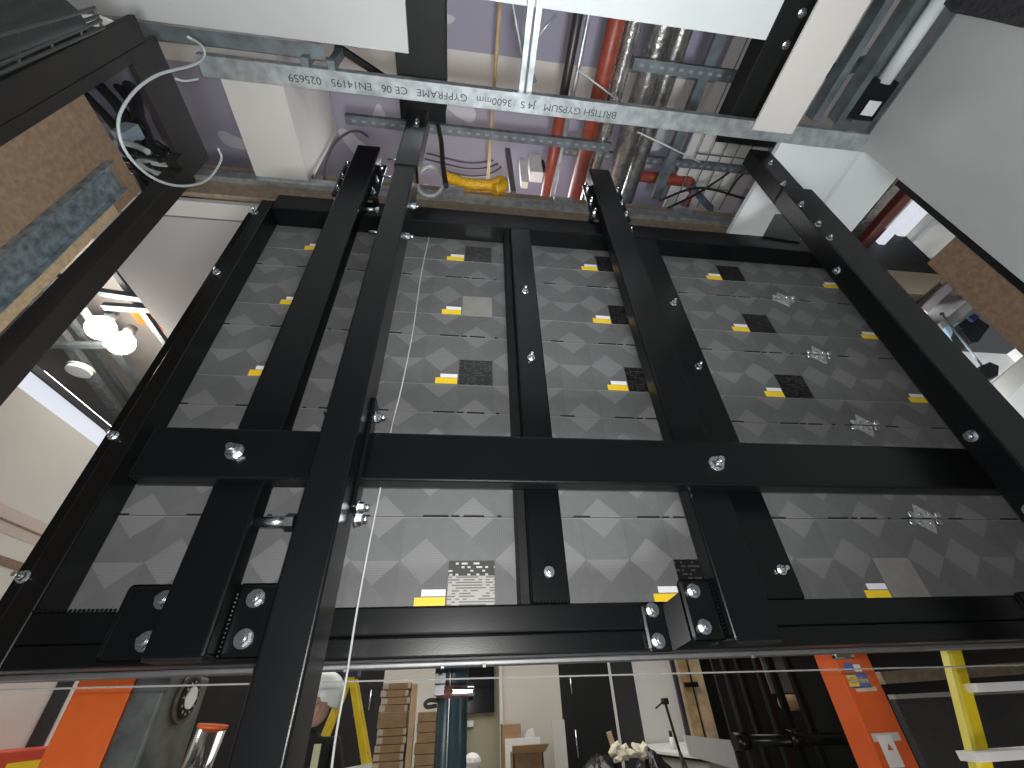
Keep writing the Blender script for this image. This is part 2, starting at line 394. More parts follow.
# ------------------------------------------------------------------ posts
def post(nm_lab, x0, x1, y0, y1, zs, wide_low, lab):
    t = thing('support_post', lab, 'steel post', ((x0 + x1) / 2, (y0 + y1) / 2, 0))
    return t
PA = thing('support_post', 'long black post running floor to ceiling in front of the crossbar', 'steel post', (-.357, -.345, 0), 'floor to ceiling posts')
link('lower_tube', B(-.409, -.305, -.42, -.275, .012, 3.90, bev=.007, seg=4), BLACK, PA)
link('upper_sleeve', B(-.417, -.293, -.426, -.325, 3.87, 4.60, bev=.009, seg=3), BLACK, PA)
link('top_plate', B(-.476, -.190, -.50, -.362, 4.60, 4.627, bev=.004), BLACK, PA)
link('base_plate', B(-.47, -.24, -.48, -.21, 0, .012), BLACK, PA)
link('side_flange', B(-.305, -.293, -.33, -.268, 2.06, 2.44, bev=.003), BLACK, PA)
link('side_flange', B(-.421, -.409, -.33, -.268, 2.06, 2.44, bev=.003), BLACK, PA)
for sx, px, py in ((1, 376, 417), (1, 359, 507), (1, 349, 519), (-1, 321, 411), (1, 405, 236), (1, 413, 206)):
    y = -.30 if py > 300 else -.33
    x = -.293 if sx > 0 else -.421
    if py < 300: x = -.305
    z = at(px, py, Y=y).z
    bolt(PA, (x, y, z), (sx, 0, 0), .015, .015, .008)
for z, sh in ((4.17, .07), (3.96, .07), (3.42, .05)):
    bolt(PA, (-.411, -.31, z), (-1, 0, 0), .012, .012, sh)
for z in (4.36, 4.42): bolt(PA, (-.35, -.426, z), (0, -1, 0), .012, .010)
# long bolt between bracket bar and post
bm = new_bm(); cyl(bm, (-.616, -.16, 2.075), (-.53, -.16, 2.075), .016); cyl(bm, (-.53, -.16, 2.075), (-.505, -.16, 2.075), .026, n=6)
link('bolt', bm, ZINC, LB)
bm = new_bm(); cyl(bm, (-.616, -.16, 3.86), (-.54, -.16, 3.86), .010); cyl(bm, (-.54, -.16, 3.86), (-.525, -.16, 3.86), .018, n=6)
link('bolt', bm, ZINC, LB)

PB = thing('support_post', 'black post beside the brown-edged grey wall, stepped near its top', 'steel post', (1.99, -.36, 0), 'floor to ceiling posts')
link('lower_tube', B(1.895, 2.098, -.42, -.313, .012, 4.08, bev=.008, seg=4), BLACK, PB)
link('upper_sleeve', B(1.895, 2.046, -.418, -.313, 4.05, 4.60, bev=.007, seg=3), BLACK, PB)
link('top_plate', B(1.635, 2.06, -.51, -.435, 4.60, 4.626, bev=.004), BLACK, PB)
link('base_plate', B(1.85, 2.16, -.48, -.21, 0, .012), BLACK, PB)
for px, py in ((764, 183), (784, 204), (780, 222), (806, 237), (770, 164)):
    p = at(px, py, Y=-.42); bolt(PB, (max(1.905, p.x), -.42, p.z), (0, -1, 0), .0135, .012)
p = at(828, 270, Y=-.36); bolt(PB, (1.895, -.36, p.z), (-1, 0, 0), .016, .012)
p = at(965, 436, Y=-.36); bolt(PB, (1.895, -.36, p.z), (-1, 0, 0), .018, .014)
p = at(1018, 510, Y=-.36); bolt(PB, (1.895, -.36, p.z), (-1, 0, 0), .018, .014)
bolt(fr, (1.99, FY0 - .012, 1.80), (0, -1, 0), .018, .014)
link('foot_plate', B(1.93, 2.09, FY0 - .012, FY0 - .0005, 1.725, 1.85, bev=.01), BLACK, fr)
p = at(886, 256, Y=-.30); 
link('gusset_plate', prism(new_bm(), [at(763, 236, Y=-.13), at(800, 242, Y=-.13), at(800, 214, Y=-.13), at(775, 214, Y=-.13)], (0, .012, 0)), BLACK, fr)
bolt(PB, (2.098, -.36, 3.66), (1, 0, 0), .014, .012, .06)

# ------------------------------------------------------------------ ceiling steel and boards
o = link('steel_joist', B(-.48, -.19, -3.2, -.42, 4.629, 4.80, bev=.004), BLACKM); tag(o, 'black overhead steel joist carried by the long front post', 'steel joist', 'overhead joists')
jb = thing('steel_joist', 'black overhead steel joist beside the hanging white board strip, two bolts under it', 'steel joist', (1.78, -1.2, 4.63), 'overhead joists')
link('joist_section', B(1.665, 1.885, -3.2, -.46, 4.628, 4.80, bev=.004), BLACKM, jb)
for px, py in ((786, 45), (802, 13)):
    p = at(px, py, Z=4.628); bolt(jb, p, (0, 0, -1), .018, .014)

struct('ceiling', B(-3.4, -.40, -3.2, -.712, 4.600, 4.6275), PLAST)
struct('ceiling', B(-.19, 1.665, -3.2, -.985, 4.63, 4.655), PLASTW)
o = link('plasterboard_strip', B(1.763, 2.04, -3.0, -.575, 4.470, 4.485), PLASTC); tag(o, 'long cream plasterboard strip screwed under the steel channel end', 'board strip')
for px, py in ((775, 136), (760, 134)):
    pass
# printed channel
ch = thing('metal_channel', 'galvanised steel channel spanning the ceiling opening, printed lettering underneath', 'metal channel', (.5, -.56, 4.5))
bm = new_bm()
box(bm, -1.55, 2.64, -.612, -.512, 4.500, 4.5025)
box(bm, -1.55, 2.64, -.614, -.6115, 4.500, 4.552)
box(bm, -1.55, 2.64, -.5125, -.510, 4.500, 4.552)
box(bm, -1.55, 2.64, -.6115, -.597, 4.5495, 4.552)
link('channel_section', bm, GALV, ch)
cu = bpy.data.curves.new('printed_lettering', 'FONT'); cu.body = 'BRITISH GYPSUM   J4 S   3600mm   GYPFRAME   CE 06   EN14195   025659'; cu.size = .06
to = bpy.data.objects.new('printed_lettering', cu); COL.objects.link(to)
bpy.context.view_layer.update()
dg = bpy.context.evaluated_depsgraph_get()
tm = bpy.data.meshes.new_from_object(to.evaluated_get(dg))
bpy.data.objects.remove(to)
xs = [v.co.x for v in tm.vertices]; ys = [v.co.y for v in tm.vertices]
xr, xl = at(618, 108, Z=4.5).x, at(290, 84, Z=4.5).x
sx = (xr - xl) / (max(xs) - min(xs)); sy = .05 / (max(ys) - min(ys))
for v in tm.vertices:
    x, y = v.co.x - min(xs), v.co.y - min(ys)
    v.co = (xr - x * sx, -.586 + y * sy, 4.4992)
tm.materials.append(mat('channel_ink', (.05, .055, .06), .6))
lo = bpy.data.objects.new('printed_lettering', tm); COL.objects.link(lo); lo.parent = ch; lo.location = -ch.location

def galv_strip(name, a, b, w, h, label, cat, m=None, group=None):
    return tag(link(name, bar(new_bm(), a, b, w, h), m or GALVD), label, cat, group)
# angle along the front ceiling board edge
bm = B(-2.2, -.86, -.712, -.640, 4.560, 4.563); box(bm, -2.2, -.86, -.642, -.639, 4.560, 4.62)
tag(link('edge_channel', bm, GALVD), 'dull galvanised edge channel under the grey ceiling board near the black timber', 'metal channel')
for px, lab in ((305, 'short galvanised hanger between the edge channel and printed channel'), (331, 'second short hanger, beside the thin dark brace')):
    p = at(px, 48, Z=4.56)
    tag(link('stud_hanger', B(p.x - .02, p.x + .02, -.66, -.615, 4.50, 4.75), GALVD), lab, 'hanger')
tag(link('brace_bar', bar(new_bm(), at(335, 45, Z=4.75), at(385, 78, Z=4.75), .035, .03), BLACKM), 'thin black diagonal brace running to the overhead joist', 'brace')
# furring strips lying over the printed channel
for i, (a, b, w) in enumerate((((531, 2), (522, 97), .03), ((540, 0), (527, 99), .032))):
    p, q = at(*a, Z=4.57), at(*b, Z=4.57)
    tag(link('furring_strip', B(p.x - w / 2, p.x + w / 2, -1.6, -.50, 4.556, 4.575), GALV), ('narrow galvanised furring strip, the one nearer the long post' if i == 0 else 'narrow galvanised furring strip, the one nearer the red pipes'), 'furring strip', 'furring strips over the channel')

# right side metal studs
for i, (a, b, w, h, z) in enumerate((((888, 8), (812, 124), .05, .10, 4.62), ((922, 0), (846, 112), .045, .12, 4.62), ((935, 3), (866, 104), .03, .05, 4.66))):
    p, q = at(*a, Z=z), at(*b, Z=z); x = (p.x + q.x) / 2
    tag(link('ceiling_stud', B(x - w / 2, x + w / 2, -1.42, -.62, z, z + h), GALVD), ('galvanised ceiling stud closest to the cream board strip', 'galvanised ceiling stud standing beside the dark junction box', 'slim galvanised stud against the white round batten')[i], 'ceiling stud', 'studs above the grey wall')
p, q = at(944, 6, Z=4.62), at(880, 92, Z=4.62); x = (p.x + q.x) / 2
tag(link('white_batten', cyl(new_bm(), (x, -1.32, 4.66), (x, -.86, 4.66), .042, n=20), PLASTW), 'short white round batten lying along the top of the grey wall', 'batten')
p = at(868, 100, Z=4.68)
jbx = thing('junction_box', 'dark junction box with a white square sticker above the grey wall', 'junction box', (p.x, p.y, 4.64))
link('box_body', B(p.x - .13, p.x + .10, p.y - .12, p.y + .11, 4.64, 4.72, bev=.008), BLACKM, jbx)
link('sticker', B(p.x - .02, p.x + .07, p.y - .01, p.y + .075, 4.6385, 4.6402), LABELW, jbx)
struct('ceiling', B(2.05, 2.6, -1.45, -.63, 4.95, 4.965), PLASTC)
tag(link('cross_stud', B(2.05, 2.62, -1.33, -1.27, 4.60, 4.66), GALVD), 'galvanised cross stud at the top edge of the picture above the grey wall', 'ceiling stud')
tag(link('cross_stud', bar(new_bm(), at(828, 72, Z=4.9), at(868, 62, Z=4.9), .07, .05), GALVD), 'short dull noggin between the cream strip and the studs', 'noggin')
# ------------------------------------------------------------------ side walls
struct('wall_right', B(2.60, 2.72, -3.2, -.53, 0, 4.52), mat('grey_filled_plasterboard', (.40, .415, .41), .85, 0, .10, 1.3, .05, 200))
struct('trim_1', B(2.59, 2.66, -3.2, -.53, 4.5205, 4.56), GALVD)
struct('trim_2', B(2.601, 2.66, -.529, -.497, 0, 4.08), BLACKM)
o = link('chipboard_sheet', B(2.652, 2.70, -.495, -.30, 0, 3.56), CHIP); tag(o, 'brown chipboard panel behind the edge of the grey wall', 'chipboard panel', None)
tag(link('insulation_roll', prism(new_bm(), [at(936, -12, X=2.598), at(955, 13, X=2.598), at(990, 20, X=2.598), at(1024, 28, X=2.598), at(1060, 30, X=2.598), at(1060, -12, X=2.598)], (-.03, 0, 0)), mat('dark_mineral_wool', (.03, .03, .034), .95, 0, .5, 40, 1, 60)), 'dark strip of mineral wool above the grey wall', 'insulation')

def lpost(nm, x0, x1, y0, y1, z0, z1, label):
    return tag(link(nm, B(x0, x1, y0, y1, z0, z1, bev=.004), BPAINT), label, 'black post', 'black timber goalpost')
lpost('timber_post', -1.63, -1.60, -.83, -.735, 0, 4.22, 'black painted timber post on the camera side of the chipboard')
lpost('timber_post', -1.64, -1.55, -.25, -.165, 0, 3.96, 'black painted scuffed timber post beside the LED wall frame')
o = link('timber_crosspiece', B(-1.63, -1.60, -.733, -.14, 4.04, 4.31, bev=.004), BPAINT); tag(o, 'black painted head timber joining the two dark posts', 'black timber')
lpost('timber_post', -1.63, -1.60, -.733, -.69, 0, 4.038, 'slim black batten between the near post and the chipboard')
tag(link('timber_crosspiece', B(-1.63, -1.57, -.29, -.14, 3.961, 4.039), BPAINT), 'small black packer under the head timber', 'timber packer')
cp = thing('chipboard_sheet', 'brown chipboard panel set between the black timber posts', 'chipboard panel', (-1.65, -.48, 0))
link('board', B(-1.64, -1.604, -.69, -.285, 0, 3.655), CHIP, cp)
link('board_edge', B(-1.6045, -1.603, -.345, -.285, 0, 3.45), CHIPT, cp)
c2 = thing('metal_channel', 'upright galvanised channel fixed on the brown chipboard panel', 'metal channel', (-1.6, -.41, 0))
bm = B(-1.602, -1.598, -.47, -.35, 0, 3.55); box(bm, -1.602, -1.565, -.472, -.468, 0, 3.55); box(bm, -1.602, -1.572, -.352, -.348, 0, 3.55)
link('channel_section', bm, mat('old_spangled_galvanised', (.17, .205, .22), .5, .45, .5, 30, .1, 60), c2)
# dark cable tray at the top corner
ct = thing('cable_basket', 'dark wire cable basket full of black cables above the black timber', 'cable basket', (-2.0, -.9, 4.2))
bm = new_bm()
P0, P1 = [at(0, y, X=-1.60) for y in (35, 50, 64, 73)], [at(95 + i * 3, y, X=-1.60) for i, y in enumerate((8, 16, 20, 27))]
for a, b in zip(P0, P1): cyl(bm, a + (a - b) * .3, b, .007, n=8)
for t in (.15, .45, .75, .98): tube(bm, [P0[i].lerp(P1[i], t) for i in range(4)], .006, n=8)
link('wire_mesh', bm, mat('dark_wire', (.05, .055, .055), .5, .4), ct)
for i, (a, b, r) in enumerate((((0, 22), (30, 13), .05), ((0, 40), (66, 18), .07), ((0, 55), (60, 28), .055))):
    p, q = at(*a, X=-1.66), at(*b, X=-1.66); tag(link('cable_bundle', T([p + (p - q) * .4, p, p.lerp(q, .5) + Vector((0, 0, .03)), q], r), RUBBER), 'black cable bundle lying in the wire basket, %s' % ('topmost', 'thick middle one', 'lowest')[i], 'cable bundle', 'cables in the basket')
tag(link('offcut', prism(new_bm(), [at(70, 14, X=-1.66), at(100, 15, X=-1.66), at(132, 28, X=-1.66), at(98, 27, X=-1.66)], (-.02, 0, 0)), WHITEG), 'torn pale board offcut lying on the black head timber', 'offcut')
tag(link('cloth_scrap', prism(new_bm(), [at(24, 62, X=-1.62), at(44, 56, X=-1.62), at(45, 59, X=-1.62), at(26, 66, X=-1.62)], (-.02, 0, 0)), WHITEG), 'crumpled pale scrap caught in the wire basket', 'scrap')
# white cable loop hanging by the head timber
pts = [(188, 37), (202, 46), (204, 58), (190, 66), (160, 74), (137, 89), (120, 114), (120, 138), (132, 160), (155, 179), (182, 186), (207, 180), (221, 160), (218, 148)]
tag(link('white_cable', T([at(x, y, X=-1.48) for x, y in pts], .0064, n=10), WHITEP), 'white cable hanging in a big loop before the black timber', 'cable')
tag(link('white_cable', T([at(x, y, X=-1.5) for x, y in ((176, 79), (185, 81), (198, 79))], .006), WHITEP), 'short white cable tail beside the end of the printed channel', 'cable')
# black cables seen through the timber opening
for i, (a, b, r) in enumerate((((83, 92), (150, 196), .03), ((92, 78), (142, 160), .04), ((105, 72), (160, 170), .03), ((113, 66), (139, 130), .045), ((118, 82), (140, 160), .03))):
    p, q = at(*a, Y=.15), at(*b, Y=.05)
    tag(link('black_cable', T([p, p.lerp(q, .5) + Vector((.06, 0, .02)), q], r), RUBBER), 'thick black cable behind the timber opening, %s' % ('hugging the chipboard', 'second from the chipboard', 'middle of the run', 'bowed one beside the lilac board', 'shortest one')[i], 'cable', 'black cables behind the timber')
tag(link('white_conduit', bar(new_bm(), at(91, 92, Y=.3), at(118, 138, Y=.3), .02, .02), WHITEP), 'thin white conduit among the black cables', 'conduit')
tag(link('white_conduit', bar(new_bm(), at(98, 86, Y=.3), at(128, 128, Y=.3), .03, .02), WHITEP), 'wider white conduit among the black cables', 'conduit')
tag(link('terminal_block', bar(new_bm(), at(121, 139, Y=0), at(135, 130, Y=0), .09, .09), mat('pale_blue_plastic', (.45, .58, .68), .4)), 'pale blue plastic block clipped on the black cables', 'terminal block')
for i, c in enumerate(((132, 150), (140, 163), (150, 155), (158, 165), (165, 150), (145, 172))):
    p = at(*c, Y=-.02); r = random.Random(i)
    tag(link('cable_coil', T([p + Vector((.09 * math.cos(k), .03 * math.sin(k * 1.7), .07 * math.sin(k + i))) for k in [j * .9 for j in range(7)]], .014 if i % 2 else .02), RUBBER if i % 3 else WHITEP), 'tangled cable loop under the timber opening, %s' % ('white, next to the blue block', 'small black', 'thick black', 'pale, lowest right', 'black against the timber', 'black at the sill')[i], 'cable', 'tangled loops')

# ------------------------------------------------------------------ ceiling void
lil = mat('lilac_board_filled_joints', (.30, .29, .355), .85)
nt = lil.node_tree; bs = nt.nodes['Principled BSDF']; tc = nt.nodes.new('ShaderNodeTexCoord')
sep = nt.nodes.new('ShaderNodeSeparateXYZ'); nt.links.new(tc.outputs['Object'], sep.inputs[0])
def math_(op, a, b=None, c=None):
    n = nt.nodes.new('ShaderNodeMath'); n.operation = op
    for i, v in enumerate((a, b, c)):
        if v is None: continue
        if hasattr(v, 'links'): nt.links.new(v, n.inputs[i])
        else: n.inputs[i].default_value = v
    return n.outputs[0]
nz = nt.nodes.new('ShaderNodeTexNoise'); nz.inputs['Scale'].default_value = 1.7; nz.inputs['Detail'].default_value = 2; nt.links.new(tc.outputs['Object'], nz.inputs['Vector'])
band = math_('MULTIPLY', math_('GREATER_THAN', sep.outputs[1], -.43), math_('LESS_THAN', sep.outputs[1], -.12))
vor = nt.nodes.new('ShaderNodeTexVoronoi'); vor.inputs['Scale'].default_value = 1.5; wv = nt.nodes.new('ShaderNodeVectorMath'); wv.operation = 'MULTIPLY_ADD'; wv.inputs[1].default_value = (.9, .9, .9); nt.links.new(nz.outputs['Color'], wv.inputs[0]); nt.links.new(tc.outputs['Object'], wv.inputs[2]); nt.links.new(wv.outputs[0], vor.inputs['Vector'])
patch = math_('LESS_THAN', math_('ADD', vor.outputs['Distance'], math_('MULTIPLY', nz.outputs['Fac'], .3)), .40)
mx = nt.nodes.new('ShaderNodeMix'); mx.data_type = 'RGBA'; mx.inputs[6].default_value = (.285, .275, .345, 1); mx.inputs[7].default_value = (.47, .47, .52, 1); nt.links.new(patch, mx.inputs[0])
mx2 = nt.nodes.new('ShaderNodeMix'); mx2.data_type = 'RGBA'; mx2.inputs[7].default_value = (.56, .53, .50, 1); nt.links.new(mx.outputs[2], mx2.inputs[6]); nt.links.new(band, mx2.inputs[0])
nt.links.new(mx2.outputs[2], bs.inputs['Base Color'])
struct('ceiling', B(-3.4, 3.4, -1.6, 1.2, 5.9, 6.0), lil)
struct('wall_rear', B(-3.0, 3.2, 1.15, 1.25, 4.9, 5.9), lil)
# bulkhead box running away
struct('trim_3', B(-1.66, -1.275, -1.0, .30, 4.90, 5.88), PLASTC)
# fascia over the LED wall
struct('trim_4', B(-2.15, 2.75, .30, .335, 4.66, 5.07), MDF)
tag(link('wall_track', bm := B(-2.15, 2.75, .262, .30, 4.84, 4.93), GALV), 'galvanised wall track along the chipboard fascia above the LED wall', 'wall track')
for i, px in enumerate((455, 565, 680, 349)):
    p = at(px, 205, Y=.26)
    tag(link('track_bracket', B(p.x - .09, p.x + .06, .235, .262, 4.80, 4.96), GALV), 'folded galvanised bracket on the wall track, %s' % ('nearest the white cable coil', 'below the white fitting', 'under the red elbow pipe', 'behind the bracket bar top')[i], 'bracket', 'brackets on the wall track')
struct('floor_1', B(-2.2, 2.75, .336, 1.2, 5.02, 5.06), MDF)

def yrun(name, a, z, r, y0, y1, m, label, cat, ribs=0, group=None, n=16):
    p = at(*a, Z=z)
    if ribs:
        k = int((y1 - y0) / .03); pts = [(p.x, y0 + (y1 - y0) * j / k, z) for j in range(k + 1)]
        bm = tube(new_bm(), pts, r, n=n, k=2, ribs=ribs)
    else: bm = cyl(new_bm(), (p.x, y0, z), (p.x, y1, z), r, n=n)
    return tag(link(name, bm, m), label, cat, group)
yrun('sprinkler_pipe', (600, 90), 5.4, .062, -1.6, .62, REDP, 'thick red sprinkler pipe running above the channel beside the foil ducts', 'pipe')
yrun('sprinkler_pipe', (553, 155), 5.4, .046, -.25, .85, REDP, 'thinner red pipe beside the white box fitting', 'pipe')
yrun('conduit', (570, 60), 5.42, .035, -1.6, .85, mat('brown_black_conduit', (.035, .028, .026), .4), 'dark brown conduit running beside the thinner red pipe', 'conduit')
yrun('conduit', (562, 150), 5.36, .016, -1.6, .85, GALV, 'slim steel conduit alongside the dark brown one', 'conduit')
yrun('foil_duct', (620, 75), 5.42, .058, -1.6, .75, FOIL, 'shiny foil wrapped duct next to the thick red pipe', 'duct', .10, 'foil ducts')
yrun('foil_duct', (645, 85), 5.42, .085, -1.6, .75, FOILD, 'wide ribbed foil duct in the middle of the ducts', 'duct', .08, 'foil ducts')
yrun('foil_duct', (667, 75), 5.55, .075, -1.6, .75, FOILD, 'ribbed foil duct furthest from the red pipe', 'duct', .08, 'foil ducts')
yrun('timber_rod', (494, 90), 5.5, .013, -1.2, .45, TIMBER2, 'thin yellow rod hanging near the overhead joist', 'rod')
re = thing('sprinkler_pipe', 'red pipe with elbow turning down beside the bracket bar top', 'pipe', (1.7, .35, 5.6))
pp = [at(608, 173, Y=.3), at(640, 176, Y=.3), at(682, 181, Y=.3), at(690, 183, Y=.3), at(690, 190, Y=.4), at(684, 206, Y=.55)]
link('pipe_run', tube(new_bm(), pp, .05, n=14), REDP, re); re.children[0].location = -re.location
for i, (a, b, z, w, h, lab) in enumerate((((345, 118), (610, 150), 5.3, .07, .05, 'slotted strut rail crossing behind the sleeve of the long post'), ((634, 62), (752, 82), 5.25, .075, .05, 'slotted strut rail crossing under the foil ducts'), ((560, 148), (800, 180), 5.5, .06, .05, 'slotted strut rail behind the thick red pipe'))):
    p, q = at(*a, Z=z), at(*b, Z=z); y = (p.y + q.y) / 2
    bm = B(p.x, q.x, y - w / 2, y + w / 2, z, z + h)
    x = p.x + .05
    while x < q.x - .05:
        box(bm, x, x + .032, y - .009, y + .009, z - .001, z + .001, mi=1); x += .075
    tag(link('strut_rail', bm, [GALVD, LILACP]), lab, 'strut rail', 'slotted strut rails')
p, q = at(718, 45, Z=5.3), at(690, 115, Z=5.3)
tag(link('strut_rail', B(p.x - .04, p.x + .04, -1.0, .35, 5.305, 5.36), GALVD), 'slotted strut rail running away at the end of the foil ducts', 'strut rail')
for i, dy in enumerate((0, 4, 9)):
    pts = [(425, 153), (445, 158), (468, 163), (490, 161), (512, 154), (540, 150), (600, 156), (680, 166), (745, 172)]
    tag(link('thin_cable', T([at(x, y + dy + (i * 2 if x < 500 else -i), Y=.42 + i * .03) for x, y in pts], .0085), CABLEG), 'thin grey cable slung across the void, %s' % ('highest one', 'middle one', 'lowest one')[i], 'cable', 'cables slung across the void')
for i, (a, b, lab) in enumerate((((560, 166), (612, 174), 'grey conduit crossing low behind the thinner red pipe'), ((640, 160), (745, 178), 'grey conduit crossing low under the foil ducts'))):
    tag(link('cross_conduit', cyl(new_bm(), at(*a, Y=.62), at(*b, Y=.62), .014), CABLEG), lab, 'conduit', 'low cross conduits')
p, q = at(545, 112, Y=.36), at(543, 141, Y=.36); tag(link('white_conduit', cyl(new_bm(), p, q, .02), WHITEG), 'short white conduit dropping from the channel to a strut rail', 'conduit')
p = at(541, 146, Y=.36); tag(link('conduit_clip', B(p.x - .05, p.x + .05, .32, .40, p.z - .05, p.z + .06, bev=.01), RUBBER), 'black clip under the short white conduit', 'clip')
p = at(566, 150, Y=.4); tag(link('grey_drop', bar(new_bm(), at(541, 120, Y=.45), at(535, 148, Y=.38), .07, .05), GALVD), 'grey tapered drop above the white box fitting', 'conduit')
# curved pair of cables by the bulkhead
for i, dx in enumerate((0, 12)):
    pts = [(312 + dx, 178), (314 + dx, 160), (322 + dx, 140), (336 + dx, 128), (352 + dx * .7, 127), (368, 132)]
    tag(link('thin_cable', T([at(x, y + dx * .4, Y=.28) for x, y in pts], .010), CABLEG), 'grey cable bending down beside the cream bulkhead, %s' % ('outer', 'inner')[i], 'cable', 'bent cables by the bulkhead')
tag(link('black_cable', T([at(x, y, Y=-.10) for x, y in ((436, 118), (441, 140), (443, 165), (446, 186))], .018), RUBBER), 'thick black cable hanging beside the post sleeve', 'cable')
tag(link('cable_coil', T([at(430 + 13 * math.cos(t), 181 + 15 * math.sin(t), Y=.1) for t in [k * 2 * PI / 12 for k in range(13)]], .014, n=10), WHITEP), 'white cable coil beside the long post sleeve', 'cable coil')
tag(link('corrugated_hose', T([at(x, y, Y=.24) for x, y in ((443, 176), (455, 180), (468, 184), (480, 185), (492, 185), (501, 181), (503, 187), (494, 190))], .042, n=12, k=4, ribs=.14), YELLOWD), 'yellow corrugated hose lying along the chipboard fascia', 'hose')
bx = thing('white_fitting', 'white box fitting with a conduit above, beside the thinner red pipe', 'fitting', tuple(at(536, 165, Y=.32)))
p = at(535, 165, Y=.32)
link('fitting_body', B(p.x - .055, p.x + .065, .30, .40, p.z - .18, p.z + .20, bev=.012), WHITEG, bx); 
link('fitting_conduit', cyl(new_bm(), (p.x + .03, .35, p.z + .2), (p.x + .05, .35, p.z + .7), .03), GALVD, bx)
link('fitting_clip', B(p.x + .066, p.x + .10, .32, .36, p.z - .05, p.z + .12), RUBBER, bx)
p = at(526, 175, Y=.32); tag(link('bracket', B(p.x - .05, p.x + .01, .31, .37, p.z - .15, p.z + .28), WHITEG), 'white upright bracket left beside the box fitting', 'bracket')
p, q = at(507, 145, Y=.3), at(513, 192, Y=.3); tag(link('flat_bar', bar(new_bm(), p, q, .05, .02), CABLEG), 'flat grey bar standing behind the yellow hose end', 'bar')
p, q = at(668, 160, Y=.34), at(712, 210, Y=.3); tag(link('flat_bar', bar(new_bm(), p, q, .055, .03), GALVD), 'grey diagonal hanger bar beyond the red elbow', 'hanger bar')
tag(link('thin_rod', cyl(new_bm(), at(578, 70, Z=5.0), at(618, 100, Z=5.0), .006), WHITEP), 'thin pale rod slanting above the printed channel', 'rod')
tag(link('thin_rod', cyl(new_bm(), at(638, 132, Z=4.9), at(700, 162, Z=4.9), .006), WHITEP), 'thin white rod slanting under the foil ducts', 'rod')
tag(link('thin_rod', cyl(new_bm(), at(512, 0, Z=4.75), at(522, 55, Z=4.75), .005), WHITEP), 'thin white wire drooping beside the furring strips', 'wire')
tag(link('thin_rod', cyl(new_bm(), at(556, 15, Z=4.75), at(533, 42, Z=4.75), .008), GALV), 'short steel tie crossing the furring strips', 'tie')
tag(link('flat_bar', bar(new_bm(), at(515, 20, Z=5.2), at(535, 82, Z=5.2), .03, .02), GALVD), 'slim dark bar crossing behind the furring strips', 'bar')
tag(link('blue_sheet', B(1.35, 2.2, .40, .9, 5.062, 5.20), BLUEG), 'pale blue sheet material lying behind the red elbow', 'sheet')
tag(link('blue_sheet', B(-1.22, -.75, .36, .5, 5.062, 5.16), BLUEG), 'pale blue sheet material lying beside the cream bulkhead', 'sheet')
for i, (a, b, c) in enumerate((((740, 165), (700, 192), (668, 208)), ((760, 170), (742, 175), (727, 195)), ((660, 200), (700, 188), (750, 200)))):
    tag(link('thin_cable', T([at(*a, Y=.15), at(*b, Y=.15), at(*c, Y=.2)], .010), RUBBER), 'thin black cable drooping near the stepped post, %s' % ('longest', 'shortest', 'lowest')[i], 'cable', 'cables near the stepped post')
bm = new_bm()
for k in range(5):
    x = 2.0 + k * .12; cyl(bm, (x, -1.0, 5.5), (x, .5, 5.5), .006, n=8)
for k in range(5): cyl(bm, (2.0, -.9 + k * .3, 5.5), (2.48, -.9 + k * .3, 5.5), .006, n=8)
tag(link('wire_tray', bm, GALVD), 'wire mesh tray above the end of the printed channel', 'wire tray')
tag(link('void_board', B(1.95, 2.7, -1.4, .9, 5.60, 5.63), PLASTC), 'cream board above the wire mesh tray', 'board')

# ------------------------------------------------------------------ room beyond, upper parts
struct('ceiling', B(-2.92, -1.0, .48, 6.2, 4.60, 4.64), SOFT)
struct('ceiling', B(-2.92, -1.0, .337, .465, 4.60, 4.64), WHITEW)
struct('ceiling', B(2.72, 3.12, -.5, 6.2, 4.60, 4.64), PLASTW)
struct('ceiling', B(2.12, 2.72, -.5, .26, 4.64, 4.68), PLASTW)
struct('ceiling', B(-7, 7.5, .3, 7, 6.2, 6.3), mat('pale_slab_soffit', (.42, .40, .38), .9, 0, .3, 1.5))
# left far wall
struct('wall_left', B(-3.64, -3.5, .9, 6.2, 0, 3.735), CREAM)
struct('trim_5', B(-3.66, -3.497, .9, 6.2, 2.80, 2.975), PINKW)
struct('trim_6', B(-3.64, -3.492, .9, 6.2, 2.875, 2.888), CHIP)
struct('trim_7', B(-3.64, -3.492, .9, 6.2, 2.60, 2.66), CHIP)
cv = thing('cove_light', 'lit white cove strip along the top of the cream wall', 'cove light', (-3.55, 3, 3.74))
link('diffuser', B(-3.62, -3.52, .9, 6.2, 3.737, 3.90), GLOWC, cv)
link('cover_rail', B(-3.66, -3.5, .9, 6.2, 3.902, 3.96), BLACKM, cv)
link('tube', cyl(new_bm(), (-3.60, 1.7, 4.01), (-3.60, 3.2, 4.01), .018), GLOW, cv)
wl = thing('work_lamp', 'glaring twin work lamp among the ceiling services', 'work lamp', tuple(at(112, 333, Z=4.62)))
for px, py in ((101, 328), (121, 343)):
    p = at(px, py, Z=4.62)
    bm = new_bm(); bmesh.ops.create_icosphere(bm, subdivisions=3, radius=.115, matrix=Matrix.Translation(p)); link('bulb', bm, BULB, wl)
    link('lamp_holder', cyl(new_bm(), p + Vector((0, 0, .08)), p + Vector((0, 0, .22)), .05), GALVD, wl)
    ld = bpy.data.lights.new('work_lamp_light', 'POINT'); ld.energy = 26; ld.color = (1, .92, .8); ld.shadow_soft_size = .1
    l = bpy.data.objects.new('work_lamp_light', ld); COL.objects.link(l); l.location = p + Vector((0, 0, -.14))
